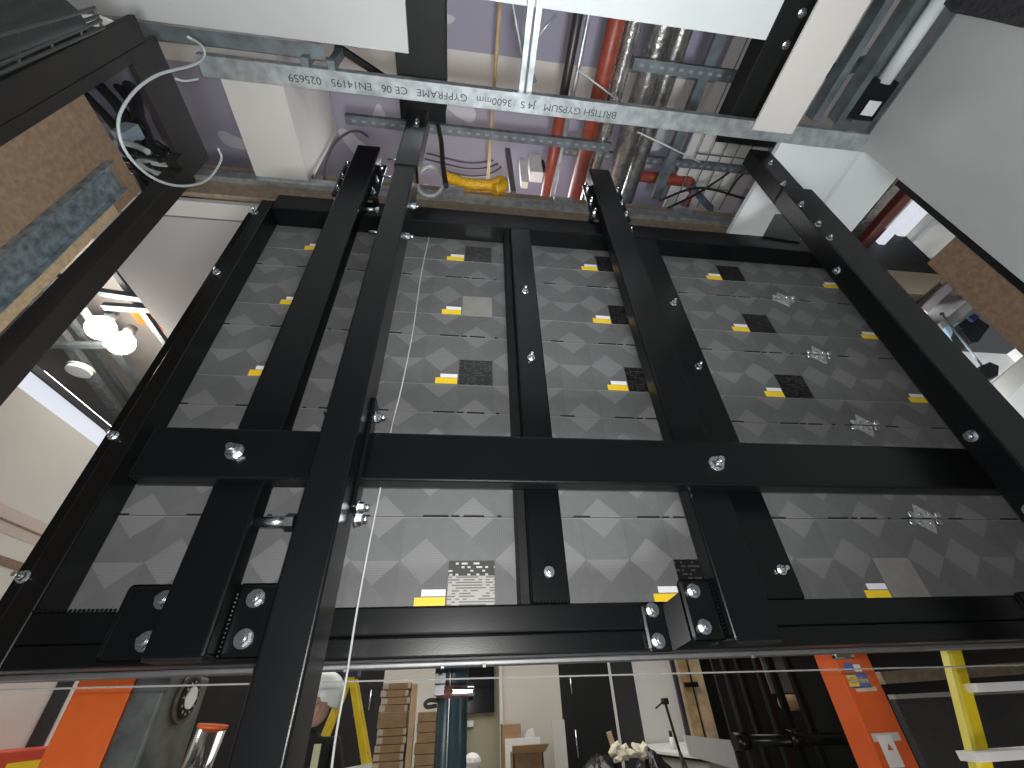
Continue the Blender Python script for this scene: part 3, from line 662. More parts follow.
for i, (a, b, z, w, h, m_, lab) in enumerate((
        ((118, 275), (172, 352), 4.75, .05, .05, GALVD, 'galvanised ceiling bar closest to the grey soffit'),
        ((85, 312), (150, 400), 4.75, .05, .05, GALVD, 'galvanised ceiling bar just past the work lamp'),
        ((70, 318), (135, 408), 4.85, .05, .05, GALVD, 'galvanised ceiling bar beyond the work lamp'),
        ((62, 335), (120, 415), 4.9, .10, .08, GALV, 'broad tray run above the round ceiling disc'))):
    p, q = at(*a, Z=z), at(*b, Z=z); tag(link('ceiling_bar', bar(new_bm(), p + (p - q) * .3, q + (q - p) * .5, w, h), m_), lab, 'ceiling bar', 'bars around the work lamp')
for i, (a, b, lab) in enumerate((((100, 292), (165, 302), 'dark cross bar in front of the work lamp'), ((104, 306), (162, 310), 'second cross bar, nearer the work lamp'), ((52, 345), (105, 345), 'pale cross bar past the work lamp'))):
    tag(link('cross_bar', bar(new_bm(), at(*a, Z=4.7), at(*b, Z=4.7), .06, .05), GALVD), lab, 'cross bar', 'cross bars around the work lamp')
p = at(78, 372, Z=4.45)
dsk = thing('ceiling_disc', 'round white ceiling disc beside the cove light', 'ceiling disc', tuple(p))
link('disc_plate', cyl(new_bm(), p, p + Vector((0, 0, .03)), .105, n=32), WHITEG, dsk)
link('disc_rim', cyl(new_bm(), p + Vector((0, 0, .03)), p + Vector((0, 0, .05)), .118, n=32), mat('grey_rim', (.2, .2, .2), .5), dsk)
struct('ceiling', B(-7, -2.95, .6, 6.2, 5.35, 5.4), mat('pale_slab_soffit', (.42, .40, .38), .9, 0, .3, 1.5))
for i, (c, m_, lab) in enumerate((((145, 318), ORANGE, 'small orange fitting past the work lamp'), ((158, 325), REDPL, 'small red fitting by the frame edge'), ((102, 332), REDPL, 'tiny red valve behind the lamp bars'), ((148, 300), WHITEG, 'white panel hung under the services'))):
    p = at(*c, Z=5.0); tag(link('service_fitting', B(p.x - .12, p.x + .12, p.y - .12, p.y + .12, 5.0, 5.08, bev=.02), m_), lab, 'fitting', 'coloured service fittings')

# right far, upper services between the stepped post and grey wall
def rrun(a, z, w, h, m_, y0, y1, nm, lab, cat):
    p = at(*a, Z=z); return tag(link(nm, B(p.x - w / 2, p.x + w / 2, y0, y1, z, z + h, bev=min(w, h) * .2), m_), lab, cat)
rrun((893, 215), 5.0, .10, .10, mat('dark_red_steel', (.10, .02, .014), .5), -.2, 4, 'service_pipe', 'dark red service pipe seen past the corner of the grey wall', 'pipe')
rrun((868, 222), 5.2, .16, .08, FOIL, -.1, 4, 'service_tray', 'crinkled silver tray beside the dark red service pipe', 'tray')
rrun((903, 222), 5.2, .08, .06, GLOWC, -.1, 4, 'white_service_run', 'white duct with an added glow beyond the dark red service pipe', 'batten')  # this duct and the next glow by added emission, no lamp in them
rrun((915, 222), 5.4, .10, .06, GLOWC, -.1, .9, 'white_service_run', 'short white duct with an added glow in the gap by the chipboard', 'batten')
rrun((926, 231), 5.3, .05, .05, WHITEG, -.1, .6, 'white_service_run', 'thin white batten closest to the chipboard', 'batten')
def poly(nm, pts, Y, t, m_, lab, cat, group=None):
    return tag(link(nm, prism(new_bm(), [at(*q, Y=Y) for q in pts], (0, t, 0)), m_), lab, cat, group)
z0, z1 = at(900, 262, Y=.55).z, at(900, 230, Y=.55).z
tag(link('box_beam', B(2.3, 4.6, .55, .8, z0, z1), mat('charcoal_steelwork', (.03, .034, .038), .6)), 'charcoal steel box beam crossing behind the stepped post', 'box beam')
tag(link('box_beam', B(2.3, 4.6, .55, .8, at(900, 271, Y=.55).z, z0 - .004), mat('brown_steelwork', (.05, .036, .02), .6)), 'dark brown board under the charcoal box beam', 'board')
struct('wall_right', B(7.0, 7.1, -.4, 6.2, 0, 5.0), WHITEW)
struct('wall_rear', B(2.75, 7.0, 1.8, 1.9, 2.0, 5.0), WHITEW)
tb_ = mat('tan_boards', (.45, .36, .22), .7, 0, .2, 4)
poly('tan_board', [(893, 283), (938, 268), (946, 281), (915, 303)], 1.2, .3, tb_, 'tan boarded box high up beyond the chipboard', 'box')
poly('cream_trim', [(900, 283), (912, 274), (916, 277), (904, 287)], 1.15, .04, PLASTC, 'short cream trim across the tan boarded box', 'trim')
poly('green_patch', [(919, 280), (930, 271), (934, 275), (925, 280)], 1.17, .02, mat('olive_green_board', (.16, .17, .06), .7), 'olive green patch on the tan boarded box', 'board')
poly('brown_board', [(916, 305), (940, 282), (943, 285), (920, 308)], 1.1, .2, mat('brown_steelwork'), 'dark brown strip below the tan boarded box', 'board')
poly('mauve_board', [(921, 308), (948, 283), (953, 289), (928, 313)], 1.2, .2, mat('mauve_board', (.46, .42, .45), .8), 'pale mauve board edge below the tan box', 'board')
poly('grey_board', [(943, 320), (968, 302), (974, 307), (950, 329)], 1.7, .08, mat('grey_screen_board', (.46, .46, .44), .8), 'pale grey board high on the white wall', 'board')
gun = thing('track_spotlight', 'black spotlight cluster hung in front of the white wall beyond the chipboard', 'spotlight', tuple(at(968, 325, Y=1.3)))
poly_ = lambda pts, Y, t: prism(new_bm(), [at(*q, Y=Y) for q in pts], (0, t, 0))
link('lamp_body', poly_([(962, 330), (966, 318), (975, 316), (990, 326), (978, 342), (972, 343)], 1.3, .14), BLACKM, gun)
link('lamp_head', poly_([(958, 325), (966, 319), (970, 325), (962, 329)], 1.28, .08), BLACKM, gun)
link('lamp_visor', poly_([(968, 317), (974, 313), (980, 317), (974, 321)], 1.27, .08), NAVY, gun)
stn = thing('hanging_rod', 'thin pole with a dark clamp hanging before the white wall', 'pole', tuple(at(960, 340, Y=1.0)))
link('pole_tube', cyl(new_bm(), at(942, 314, Y=1.0), at(982, 366, Y=1.0), .010), GALVD, stn)
p = at(942, 314, Y=1.0); bm = new_bm(); bmesh.ops.create_icosphere(bm, subdivisions=2, radius=.02, matrix=Matrix.Translation(p)); link('pole_tip', bm, BLACKM, stn)
link('pole_clamp', poly_([(980, 366), (990, 362), (999, 366), (998, 376), (986, 380), (980, 372)], .97, .08), BLACKM, stn)
poly('blue_sheet', [(945, 327), (960, 322), (972, 338), (962, 345), (952, 340)], 1.6, .05, mat('sky_blue_panel', (.35, .52, .66), .6), 'pale blue panel behind the black spotlight', 'panel')
poly('cream_sheet', [(992, 384), (1030, 352), (1040, 366), (1006, 402)], 1.2, .08, CREAM, 'cream boxed edge at the picture border beyond the chipboard', 'panel')

# ------------------------------------------------------------------ lower room
struct('floor', B(-7, 7.5, -4, 7, -.1, 0), FLOORM)
def back(nm, a, b, m_, y=6.0, z1=4.6, t=.1): return struct(nm, B(a, b, y, y + t, 0, z1), m_)
back('wall_back', -3.5, -1.935, DARKW)
back('wall_back', -.98, .10, CREAM)
back('wall_back', .10, .70, OLIVE, 6.25)
back('wall_back', .70, 1.58, CREAM)
back('wall_back', 2.77, 3.42, WHITEW)
back('wall_back', 3.42, 7.4, DARKW, 6.1)
back('trim_8', .68, .72, WHITEW, 5.96)
back('trim_9', 2.74, 2.78, WHITEW, 5.99)
back('wall_far', -7, 7.5, DARKW, 6.6, 6.2)
def door(nm, x0, x1, m_, hx, zs, lab):
    d = thing(nm, lab, 'door', ((x0 + x1) / 2, 6.02, 0)); d['kind'] = 'structure'
    link('door_leaf', B(x0, x1, 6.0, 6.06, .01, 2.7, bev=.006), m_, d)
    for z0, z1 in zs: 
        b = cyl(new_bm(), (hx, 5.95, z0), (hx, 5.95, z1), .012); cyl(b, (hx, 5.95, z0 + .02), (hx, 6.0, z0 + .02), .008); cyl(b, (hx, 5.95, z1 - .02), (hx, 6.0, z1 - .02), .008)
        link('door_handle', b, ZINC, d)
    return d
door('door_1', 1.58, 2.34, DOORB, 1.74, ((1.70, 1.90), (1.0, 1.30)), 'black cupboard door with two upright handles behind the refuse sacks')
door('door_2', 2.40, 2.75, DOORG, 2.68, (), 'charcoal door leaf beside the black cupboard')
door('door_3', -1.93, -.98, DOORB, -1.13, ((1.62, 1.85),), 'black door behind the yellow stepladder')
struct('trim_10', B(2.35, 2.385, 5.97, 6.0, 0, 2.7), WHITEW)
sc_ = thing('wall_screen', 'black wall screen on the olive wall beside the teal post', 'screen', (.38, 6.2, 1.5))
link('screen_panel', B(.16, .62, 6.19, 6.248, 1.53, 2.16, bev=.006), mat('black_glass', (.01, .01, .011), .12), sc_)
link('screen_plug', B(.2, .32, 6.22, 6.248, 1.38, 1.45), WHITEG, sc_)

# cardboard box stacks
def carton(x0, x1, y0, y1, z0, h, k, grp, lab, ends=True):
    t = thing('cardboard_box', lab, 'box', ((x0 + x1) / 2, (y0 + y1) / 2, z0), grp)
    j = random.Random(k); dx = j.uniform(-.012, .012)
    link('carton', B(x0 + dx, x1 + dx, y0, y1, z0 + .001, z0 + h - .003, bev=.003), CARD, t)
    if ends:
        w = (x1 - x0) * .2
        link('end_flap', B(x0 + dx + .002, x0 + dx + w, y0 - .002, y0, z0 + .008, z0 + h - .008), mat('pale_label_tape', (.55, .50, .44), .6), t)
        link('end_flap', B(x1 + dx - w * .6, x1 + dx - .002, y0 - .002, y0, z0 + .008, z0 + h - .008), mat('pale_label_tape'), t)
ords = 'first second third fourth fifth sixth seventh eighth ninth tenth eleventh twelfth thirteenth fourteenth fifteenth sixteenth seventeenth eighteenth nineteenth twentieth'.split()
z = 1.815; k = 0
while z > .75:
    h = .112 if k == 4 else .0565
    carton(-.66, -.40, 3.5, 4.3, z - h, h, k, 'flat boxes in the tall stack', '%s flat cardboard box from the top of the tall stack' % ords[k], k != 4)
    z -= h; k += 1
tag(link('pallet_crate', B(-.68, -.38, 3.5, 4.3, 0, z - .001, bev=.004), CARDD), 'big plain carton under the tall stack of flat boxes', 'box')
tag(link('side_board', B(-.385, -.335, 3.5, 3.6, 0, 1.80), TIMBER), 'upright pale board beside the tall stack of flat boxes', 'board')
z = 1.585; k = 0
while z > .85:
    carton(-.305, -.02, 3.5, 4.2, z - .075, .075, 40 + k, 'boxes in the lower stack', '%s cardboard box from the top of the lower stack behind the teal post' % ords[k], False)
    z -= .075; k += 1
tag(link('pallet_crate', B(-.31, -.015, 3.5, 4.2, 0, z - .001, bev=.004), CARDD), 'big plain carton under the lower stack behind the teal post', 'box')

# stepladder, side on
sl = thing('stepladder', 'yellow stepladder standing side on before the black door', 'stepladder', (-.93, 3.2, 0))
ax, az = -.905, 1.86
for y in (3.15, 3.30):
    link('front_rail', bar(new_bm(), (ax + .01, y, az), (-.20, y + (.06 if y > 3.2 else -.06), .02), .03, .05), YELLOW, sl)
    link('rear_rail', bar(new_bm(), (ax - .02, y, az), (-1.46, y + (.05 if y > 3.2 else -.05), .02), .025, .04), YELLOW, sl)
link('top_cap', B(ax - .06, ax + .06, 3.13, 3.33, az - .01, az + .045, bev=.01), mat('purple_plastic', (.05, .04, .14), .5), sl)
for k in range(1, 7):
    z = az - k * .27; f = k * .27 / az; x = ax + (.70) * f
    link('tread', B(x - .03, x + .02, 3.17, 3.28, z - .015, z + .015), ALU, sl)
link('spreader', bar(new_bm(), (-1.17, 3.12, 1.20), (-.62, 3.12, 1.26), .02, .03), WHITEG, sl)

# teal post with clamp
tp = thing('steel_post', 'dark teal scuffed steel post with a silver clamp, under the LED wall', 'steel post', (.01, 1.5, 0))
link('post_tube', cyl(new_bm(), (.005, 1.5, 0), (.005, 1.5, 4.2), .088, n=12), TEAL, tp)
link('post_rib', B(-.02, -.008, 1.408, 1.42, 0, 4.0, bev=.003), TEAL, tp)
link('cap_fin', B(-.10, -.04, 1.42, 1.58, 1.66, 4.2), TEAL, tp)
link('clamp_band', cyl(new_bm(), (.005, 1.5, 1.645), (.005, 1.5, 1.70), .095, n=24), mat('red_brown_primer', (.20, .06, .05), .5), tp)
link('clamp_jaw', B(-.01, .13, 1.39, 1.44, 1.65, 1.695, bev=.015), STEELSH, tp)
link('clamp_lever', T([(-.07, 1.42, 1.635), (-.12, 1.41, 1.64), (-.145, 1.41, 1.625), (-.13, 1.41, 1.61), (-.08, 1.41, 1.615)], .010), RUBBER, tp)

# open cardboard boxes, parcels
xa, xb = at(513, 750, Y=5.2).x, at(543, 750, Y=5.2).x; zt = at(528, 753, Y=5.2).z
ob = thing('open_carton', 'open cardboard box with a pale flap standing on a larger carton', 'box', ((xa + xb) / 2, 5.2, zt))
bm = new_bm(); box(bm, xa, xb, 5.5, 5.515, zt - .45, zt); box(bm, xa, xa + .015, 5.2, 5.5, zt - .45, zt); box(bm, xb - .015, xb, 5.2, 5.5, zt - .45, zt); box(bm, xa, xb, 5.2, 5.5, zt - .46, zt - .45); box(bm, xa, xb, 5.2, 5.212, zt - .45, zt)
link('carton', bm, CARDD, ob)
link('flap', prism(new_bm(), [(xa - .01, 5.2, zt), (xb + .02, 5.2, zt), (xb + .05, 5.02, zt + .085), (xa - .03, 5.02, zt + .08)], (0, 0, .006)), mat('light_cardboard', (.58, .38, .20), .8), ob)
tag(link('lower_carton', B(xa - .03, xb + .03, 5.16, 5.55, 0, zt - .462), CARD), 'larger closed carton under the open box', 'box')
xc, xd = at(503, 735, Y=5.62).x, at(521, 735, Y=5.62).x; zc = at(512, 724, Y=5.62).z
tag(link('tall_carton', B(xc, xd, 5.62, 5.95, 0, zc, bev=.004), CARD), 'tall carton against the cream wall behind the open box', 'box')
xe, xf = at(505, 740, Y=5.58).x, at(540, 740, Y=5.58).x
tag(link('carton_white', B(xe, xf, 5.57, 5.60, 0, at(520, 738, Y=5.58).z), WHITEG), 'white packing board behind the open box', 'board')
tag(link('foam_wedge', prism(new_bm(), [at(524, 739, Y=5.7), at(536, 740, Y=5.7), at(533, 728, Y=5.7), at(527, 731, Y=5.7)], (0, .05, 0)), WHITEG), 'white foam wedge poking up behind the open box', 'foam')
tag(link('leaning_board', B(1.38, 1.56, 5.8, 5.83, 0, 1.42), mat('pale_panel', (.62, .60, .56), .7)), 'pale board leaning against the cream wall beside the black cupboard', 'board')
bm = new_bm()
for k in range(7): bmesh.ops.create_icosphere(bm, subdivisions=2, radius=.10, matrix=Matrix.Translation((at(473, 752, Y=4.6).x + .03 * math.sin(k), 4.6, .62 + k * .085)) @ Matrix.Scale(.8, 4, (0, 0, 1)))
tag(link('wrapped_bundle', bm, WHITEG), 'white bubble-wrapped bundle standing behind the teal post', 'bundle')
# refuse sacks
def sack(cx, cy, cz, r, seed, lab):
    bm = new_bm(); bmesh.ops.create_icosphere(bm, subdivisions=4, radius=1.0); rr = random.Random(seed)
    ph = [rr.uniform(0, 6) for _ in range(6)]
    for v in bm.verts:
        a = math.atan2(v.co.y, v.co.x); n = 1 + .06 * math.sin(7 * a + ph[0] + 3 * v.co.z) + .05 * math.sin(11 * a + ph[1] - 5 * v.co.z) + .04 * math.sin(9 * v.co.z + ph[2])
        pinch = 1 - .45 * max(0, v.co.z) ** 2
        v.co = Vector((cx + v.co.x * r * n * pinch, cy + v.co.y * r * n * pinch, cz + (v.co.z * r * 1.35 * n)))
    for f in bm.faces: f.smooth = True
    o = link('refuse_sack', bm, PLASTIC); return tag(o, lab, 'refuse sack', 'shiny black refuse sacks')
sack(1.56, 4.2, .80, .27, 3, 'shiny black refuse sack nearer the cardboard boxes')
sack(2.13, 4.25, .80, .27, 5, 'shiny black refuse sack nearer the tripod')
tag(link('refuse_bin', cyl(new_bm(), (1.84, 4.25, 0), (1.84, 4.25, .43), .55, n=24), BLACKM), 'low black tub under the refuse sacks', 'tub')
cr = new_bm(); rr = random.Random(4)
for k in range(9):
    p = Vector((1.84 + rr.uniform(-.16, .2), 4.12 + rr.uniform(-.05, .05), 1.17 + rr.uniform(-.05, .04)))
    bmesh.ops.create_icosphere(cr, subdivisions=1, radius=.09, matrix=Matrix.Translation(p) @ Matrix.Rotation(rr.uniform(0, 3), 4, 'Y') @ Matrix.Scale(.45, 4, (0, 0, 1)))
tag(link('crumpled_paper', cr, mat('crumpled_cream_paper', (.70, .66, .52), .8)), 'crumpled cream packing paper on top of the refuse sacks', 'paper')
tag(link('timber_offcut', bar(new_bm(), (1.72, 4.15, 1.17), (1.68, 4.15, 1.34), .03, .05), TIMBER), 'short timber offcut sticking out of the packing paper', 'offcut')
# tripod
tr = thing('tripod_stand', 'thin black tripod stand before the charcoal door', 'tripod', (1.95, 3.3, 0))
hub = Vector((2.06, 3.3, 1.22))
link('pole', cyl(new_bm(), hub, (2.02, 3.3, 1.57), .012), RUBBER, tr)
link('head', B(1.99, 2.05, 3.27, 3.33, 1.555, 1.605, bev=.01), RUBBER, tr)
link('arm', cyl(new_bm(), (2.0, 3.29, 1.58), (1.90, 3.26, 1.53), .007), RUBBER, tr)
for dx, dy in ((.34, -.1), (-.05, -.15), (.12, .25)): link('leg', cyl(new_bm(), hub, (hub.x + dx, hub.y + dy, 0), .012), RUBBER, tr)
# counter
cn = thing('counter', 'long counter with a white top and grey board front under the white wall', 'counter', (3, 5, 0))
link('counter_top', prism(new_bm(), [(2.62, 5.95, 1.08), (3.5, 5.95, 1.08), (3.62, 4.0, 1.08), (2.66, 4.0, 1.08), (2.40, 5.2, 1.08)], (0, 0, .025)), WHITEG, cn)
link('counter_edge', prism(new_bm(), [(2.40, 5.2, 1.06), (2.66, 4.0, 1.06), (3.62, 4.0, 1.06)], (0, 0, .02)), BLACKM, cn)
link('counter_front', prism(new_bm(), [(2.44, 5.2, 0), (2.68, 4.06, 0), (3.55, 4.06, 0), (3.45, 5.9, 0), (2.66, 5.9, 0)], (0, 0, 1.06)), mat('grey_board_front', (.42, .40, .37), .8, 0, .1, 4), cn)
tag(link('counter_sheet', prism(new_bm(), [at(690, 756, Y=3.98), at(744, 772, Y=3.98), at(738, 741, Y=3.98), at(684, 735, Y=3.98)], (0, .03, 0)), WHITEG), 'white sheet standing up along the counter', 'sheet')
tag(link('paper_sheet', prism(new_bm(), [(2.72, 4.3, 1.106), (3.35, 4.3, 1.106), (3.3, 4.7, 1.106), (2.85, 4.7, 1.106)], (0, 0, .012)), LABELW), 'white drawing sheet lying on the counter', 'paper')
bt = thing('spray_bottle', 'small clear bottle with a black cap on the counter', 'bottle', (2.72, 5.0, 1.106))
link('bottle_body', cyl(new_bm(), (2.72, 5.0, 1.106), (2.72, 5.0, 1.22), .035, .03), WHITEG, bt); link('cap', cyl(new_bm(), (2.72, 5.0, 1.22), (2.72, 5.0, 1.28), .02), RUBBER, bt)
# timbers leaning
for i, (a, b, m_, lab) in enumerate(((671.5, 675, mat('dark_edge_trim', (.03, .03, .05), .5), 'dark trim length standing beside the pale timbers'), (675, 678, TIMBER, 'thin pale timber board standing nearest the white wall'), (678, 687, TIMBER2, 'knotty yellow timber board in the middle of the standing lengths'), (690, 700, TIMBER, 'wide pale timber board standing nearest the black machine'))):
    x0, x1 = at(a, 664, Y=5.8).x, at(b, 664, Y=5.8).x
    tag(link('timber_length', B(x0, x1 - .004, 5.8, 5.86, 0, 2.9), m_), lab, 'timber', 'standing timber lengths')
tag(link('timber_clamp', B(at(688, 690, Y=5.7).x, at(701, 690, Y=5.7).x, 5.74, 5.795, 1.72, 1.78), BLACKM), 'dark clamp across the leaning timbers', 'clamp')
# black lift frame
lf = thing('lift_machine', 'black tubular lift frame beside the orange mast', 'lift frame', (2.2, 2.4, 0))
for px, y in ((738, 2.2), (752, 2.6), (772, 2.2), (786, 2.6), (805, 2.4)):
    p = at(px, 710, Y=y); link('upright', B(p.x - .025, p.x + .025, y - .025, y + .025, .05, 2.05, bev=.006), BLACK, lf)
for z, y in ((1.34, 2.18), (.9, 2.18), (1.95, 2.5)):
    link('cross_tube', cyl(new_bm(), (at(735, 710, Y=y).x, y, z), (at(842, 710, Y=y).x, y, z - .02), .035), BLACK, lf)
for px in (745, 800): p = at(px, 745, Y=2.14); link('collar', cyl(new_bm(), (p.x - .05, 2.18, 1.34), (p.x + .05, 2.18, 1.34), .05), BLACK, lf)
link('back_sheet', B(at(722, 700, Y=3).x, at(835, 700, Y=3).x, 3.0, 3.03, .3, 2.05), DARKW, lf)
for i, (a, b) in enumerate((((770, 722), (778, 722)), ((815, 717), (835, 718)), ((824, 740), (850, 742)))):
    pass
link('base_tray', B(at(735, 740, Y=2.4).x, at(842, 740, Y=2.4).x, 2.15, 2.95, 0, .05), BLACK, lf)
tag(link('roll_of_paper', cyl(new_bm(), at(782, 703, Y=2.7), at(802, 702, Y=2.7), .055), CARD), 'brown cardboard roll lying inside the black lift frame', 'roll')
tag(link('hanging_sheet', B(at(770, 690, Y=2.9).x, at(798, 690, Y=2.9).x, 2.88, 2.9, 1.6, 2.0), mat('dusty_grey_sheet', (.12, .115, .105), .8, 0, .3, 6)), 'dusty grey sheet hanging inside the black lift frame', 'sheet')
# orange mast with stickers
om = thing('lift_mast', 'bright orange lift mast with hire stickers on its face', 'lift mast', (2.6, 1.6, 0))
p0, p1 = at(817, 660, Y=1.6).x, at(870, 660, Y=1.6).x
p0 = at(836, 660, Y=1.6).x
mp_ = link('mast_panel', B(p0, p1, 1.6, 1.8, .03, 1.83, bev=.012), ORANGER, om)
link('mast_panel_rib', B(p0 - .004, p0 + .018, 1.592, 1.61, .05, 1.78, bev=.006), ORANGER, om)
link('top_catch', B(p0 - .01, p0 + .13, 1.57, 1.62, 1.765, 1.80, bev=.01), STEELSH, om)
def sticker(c, w, h, m_, name='sticker', off=0):
    p = at(*c, Y=1.6); return link(name, B(p.x - w / 2, p.x + w / 2, 1.597 - off, 1.5995 - off, p.z - h / 2, p.z + h / 2), m_, mp_)
sticker((849, 667), .07, .045, LABELB); sticker((857, 668), .05, .04, LABELW, 'sticker', .001)
sk = at(857, 680.5, Y=1.6)
link('hire_sticker', B(sk.x - .085, sk.x + .085, 1.597, 1.5995, sk.z - .04, sk.z + .04), LABELB, mp_)
link('hire_sticker', B(sk.x - .078, sk.x + .002, 1.5955, 1.597, sk.z - .031, sk.z + .031), LABELY, mp_)
for txt, cx_, m_ in (('HSS', sk.x - .038, LABELB), ('Hire', sk.x + .042, LABELY)):
    cu = bpy.data.curves.new('sticker_lettering', 'FONT'); cu.body = txt; cu.size = .046; cu.align_x = 'CENTER'; cu.align_y = 'CENTER'; cu.offset = .0004
    to = bpy.data.objects.new('sticker_lettering', cu); COL.objects.link(to); bpy.context.view_layer.update()
    tm = bpy.data.meshes.new_from_object(to.evaluated_get(bpy.context.evaluated_depsgraph_get())); bpy.data.objects.remove(to)
    for v in tm.vertices: v.co = (cx_ + v.co.x * .85, 1.5948, sk.z + v.co.y)
    tm.materials.clear(); tm.materials.append(m_)
    o = bpy.data.objects.new('sticker_lettering', tm); COL.objects.link(o); o.parent = mp_; o.location = (0, 0, 0)
sticker((866, 689), .15, .025, mat('torn_paper_tape', (.62, .48, .40), .7))
sticker((885, 737), .20, .04, mat('pale_grey_tape', (.60, .60, .60), .7)); sticker((890, 751), .10, .15, LABELW, 'sticker', .001)
p = at(889, 747, Y=1.6); link('warning_triangle', prism(new_bm(), [(p.x - .018, 1.594, p.z - .015), (p.x + .018, 1.594, p.z - .015), (p.x, 1.594, p.z + .018)], (0, .002, 0)), ORANGE, mp_)
# dark panels and yellow ladder at the far right
zp = at(903, 699, Y=2.0).z; xp = at(901, 712, Y=2.0).x
tag(link('charcoal_sheet', B(xp, 5.2, 2.0, 2.06, .75, zp, bev=.005), [STONE]), 'charcoal panel with a pale top edge behind the yellow ladder', 'panel')
tag(link('panel_edge_strip', B(xp, 5.2, 1.985, 2.05, zp + .001, zp + .028), mat('pale_edge_tape', (.30, .29, .28), .7)), 'pale edge strip along the top of the charcoal panel', 'edge strip')
tag(link('panel_trestle', B(3.2, 4.6, 2.0, 2.3, 0, .748), BLACKM), 'black trestle box carrying the charcoal panel', 'trestle')
tag(link('plank', bar(new_bm(), at(880, 678, Y=2.6), at(1024, 668, Y=2.6), .06, .09), MDF), 'pale plank lying high behind the yellow ladder', 'plank')
tag(link('cream_sheet', B(2.75, 3.05, 1.95, 1.97, 0, 1.27), WHITEG), 'cream board standing at the foot of the orange mast', 'board')
struct('wall_far_right', B(3.3, 7.4, 3.3, 3.4, 0, 3.2), DARKW)
yl = thing('stepladder', 'yellow stepladder with white treads at the picture edge', 'stepladder', (3.3, 1.2, 0))
def rail(dx, y): 
    a, b = at(954, 650, Y=1.2), at(983, 768, Y=1.2)
    w = .10
    d = (b - a); b2 = a + d * ((a.z - .02) / (a.z - b.z))
    return prism(new_bm(), [(a.x + dx, y, a.z + .12), (a.x + w + dx, y, a.z + .12), (b2.x + w + dx, y, .02), (b2.x + dx, y, .02)], (0, .03, 0))
link('front_rail', rail(0, 1.2), YELLOW, yl); link('front_rail', rail(.62, 1.2), YELLOW, yl)
a = at(954, 650, Y=1.2); b = at(983, 768, Y=1.2)
bm = new_bm(); d = b - a; b2 = a + d * ((a.z - .02) / (a.z - b.z))
prism(bm, [(a.x - .012, 1.19, a.z + .12), (a.x + .018, 1.19, a.z + .12), (b2.x + .018, 1.19, .02), (b2.x - .012, 1.19, .02)], (0, .045, 0)); link('rail_flange', bm, mat('light_yellow_fibreglass', (.80, .70, .10), .45), yl)
for py in (688, 757, 840):
    p = at(975, py, Y=1.16); link('tread', B(p.x - .02, p.x + .62, 1.13, 1.24, p.z - .02, p.z + .022, bev=.004), WHITEG, yl)

# left machine: orange casing, grey drum housing, polished tube
lm = thing('access_machine', 'orange cased machine with a scuffed grey drum under the frame', 'machine', (-1.7, 1.6, 0))
link('orange_casing', B(-2.07, -1.78, 1.6, 2.0, .02, 1.86, bev=.004), ORANGE, lm)
XS = -1.60
ke = at(207, 690, Y=0).x / 1.51572
gh = link('grey_housing', B(-1.779, XS, 1.602, XS / ke - 1.51572, .02, 1.82, bev=.02, seg=3), GREYCAS, lm)
p = at(185, 698, X=XS)
hr = link('hub_rim', cyl(new_bm(), (XS, p.y, p.z), (XS + .02, p.y, p.z), .125, n=32), BROWNRIM, lm)
link('hub_ring', cyl(new_bm(), (XS + .02, p.y, p.z), (XS + .028, p.y, p.z), .10, n=32), BLACKM, hr)
link('hub_cap', cyl(new_bm(), (XS + .028, p.y, p.z), (XS + .04, p.y, p.z), .055, n=24), WHITEG, hr)
for k in range(12):
    a = k * PI / 6; link('hub_bolt', cyl(new_bm(), (XS + .028, p.y + .078 * math.cos(a), p.z + .078 * math.sin(a)), (XS + .034, p.y + .078 * math.cos(a), p.z + .078 * math.sin(a)), .008, n=8), ZINC, hr)
tb = thing('polished_tube', 'bright polished steel tube with an orange collar beside the grey drum', 'tube', (-1.25, 1.5, 0))
q0, q1 = at(212, 728, Y=1.45), at(196, 768, Y=1.45)
link('tube_body', cyl(new_bm(), q0, q0 + (q1 - q0) * 5, .07, n=28), STEELSH, tb)
link('tube_collar', cyl(new_bm(), q0 + (q0 - q1) * .10, q0, .072, n=28), ORANGE, tb)
# left back bits
pl_ = at(30, 720, X=-3.5)
tag(link('red_crate', B(-3.49, -3.15, pl_.y - .9, pl_.y + .25, 1.20, 1.47, bev=.01), REDPL), 'red crate with yellow tape against the cream wall', 'crate')
tag(link('yellow_tape', B(-3.149, -3.14, pl_.y - .5, pl_.y - .1, 1.34, 1.40), LABELY), 'yellow tape patch on the red crate', 'tape')
tag(link('navy_bag', B(-3.10, -2.75, pl_.y - .8, pl_.y - .2, .9, 1.27, bev=.03), NAVY), 'navy bag below the red crate', 'bag')
tag(link('crate_bench', B(-3.49, -2.7, pl_.y - 1.0, pl_.y + .3, 0, .89), WHITEG), 'white bench carrying the navy bag by the cream wall', 'bench')
tag(link('crate_shelf', B(-3.49, -3.12, pl_.y - .9, pl_.y + .25, .892, 1.198), WHITEG), 'white carton under the red crate', 'carton')
p = at(62, 690, X=-3.45)
struct('trim_11', B(-3.5, -3.44, p.y - .02, p.y + .09, 0, 2.6), DOORG)
struct('trim_12', B(-3.5, -3.43, p.y + .09, p.y + .20, 0, 2.6), WHITEW)
struct('trim_13', B(-3.5, -3.46, p.y + .20, p.y + 1.6, 0, 2.58), mat('grey_green_board', (.30, .30, .25), .8, 0, .1, 3))

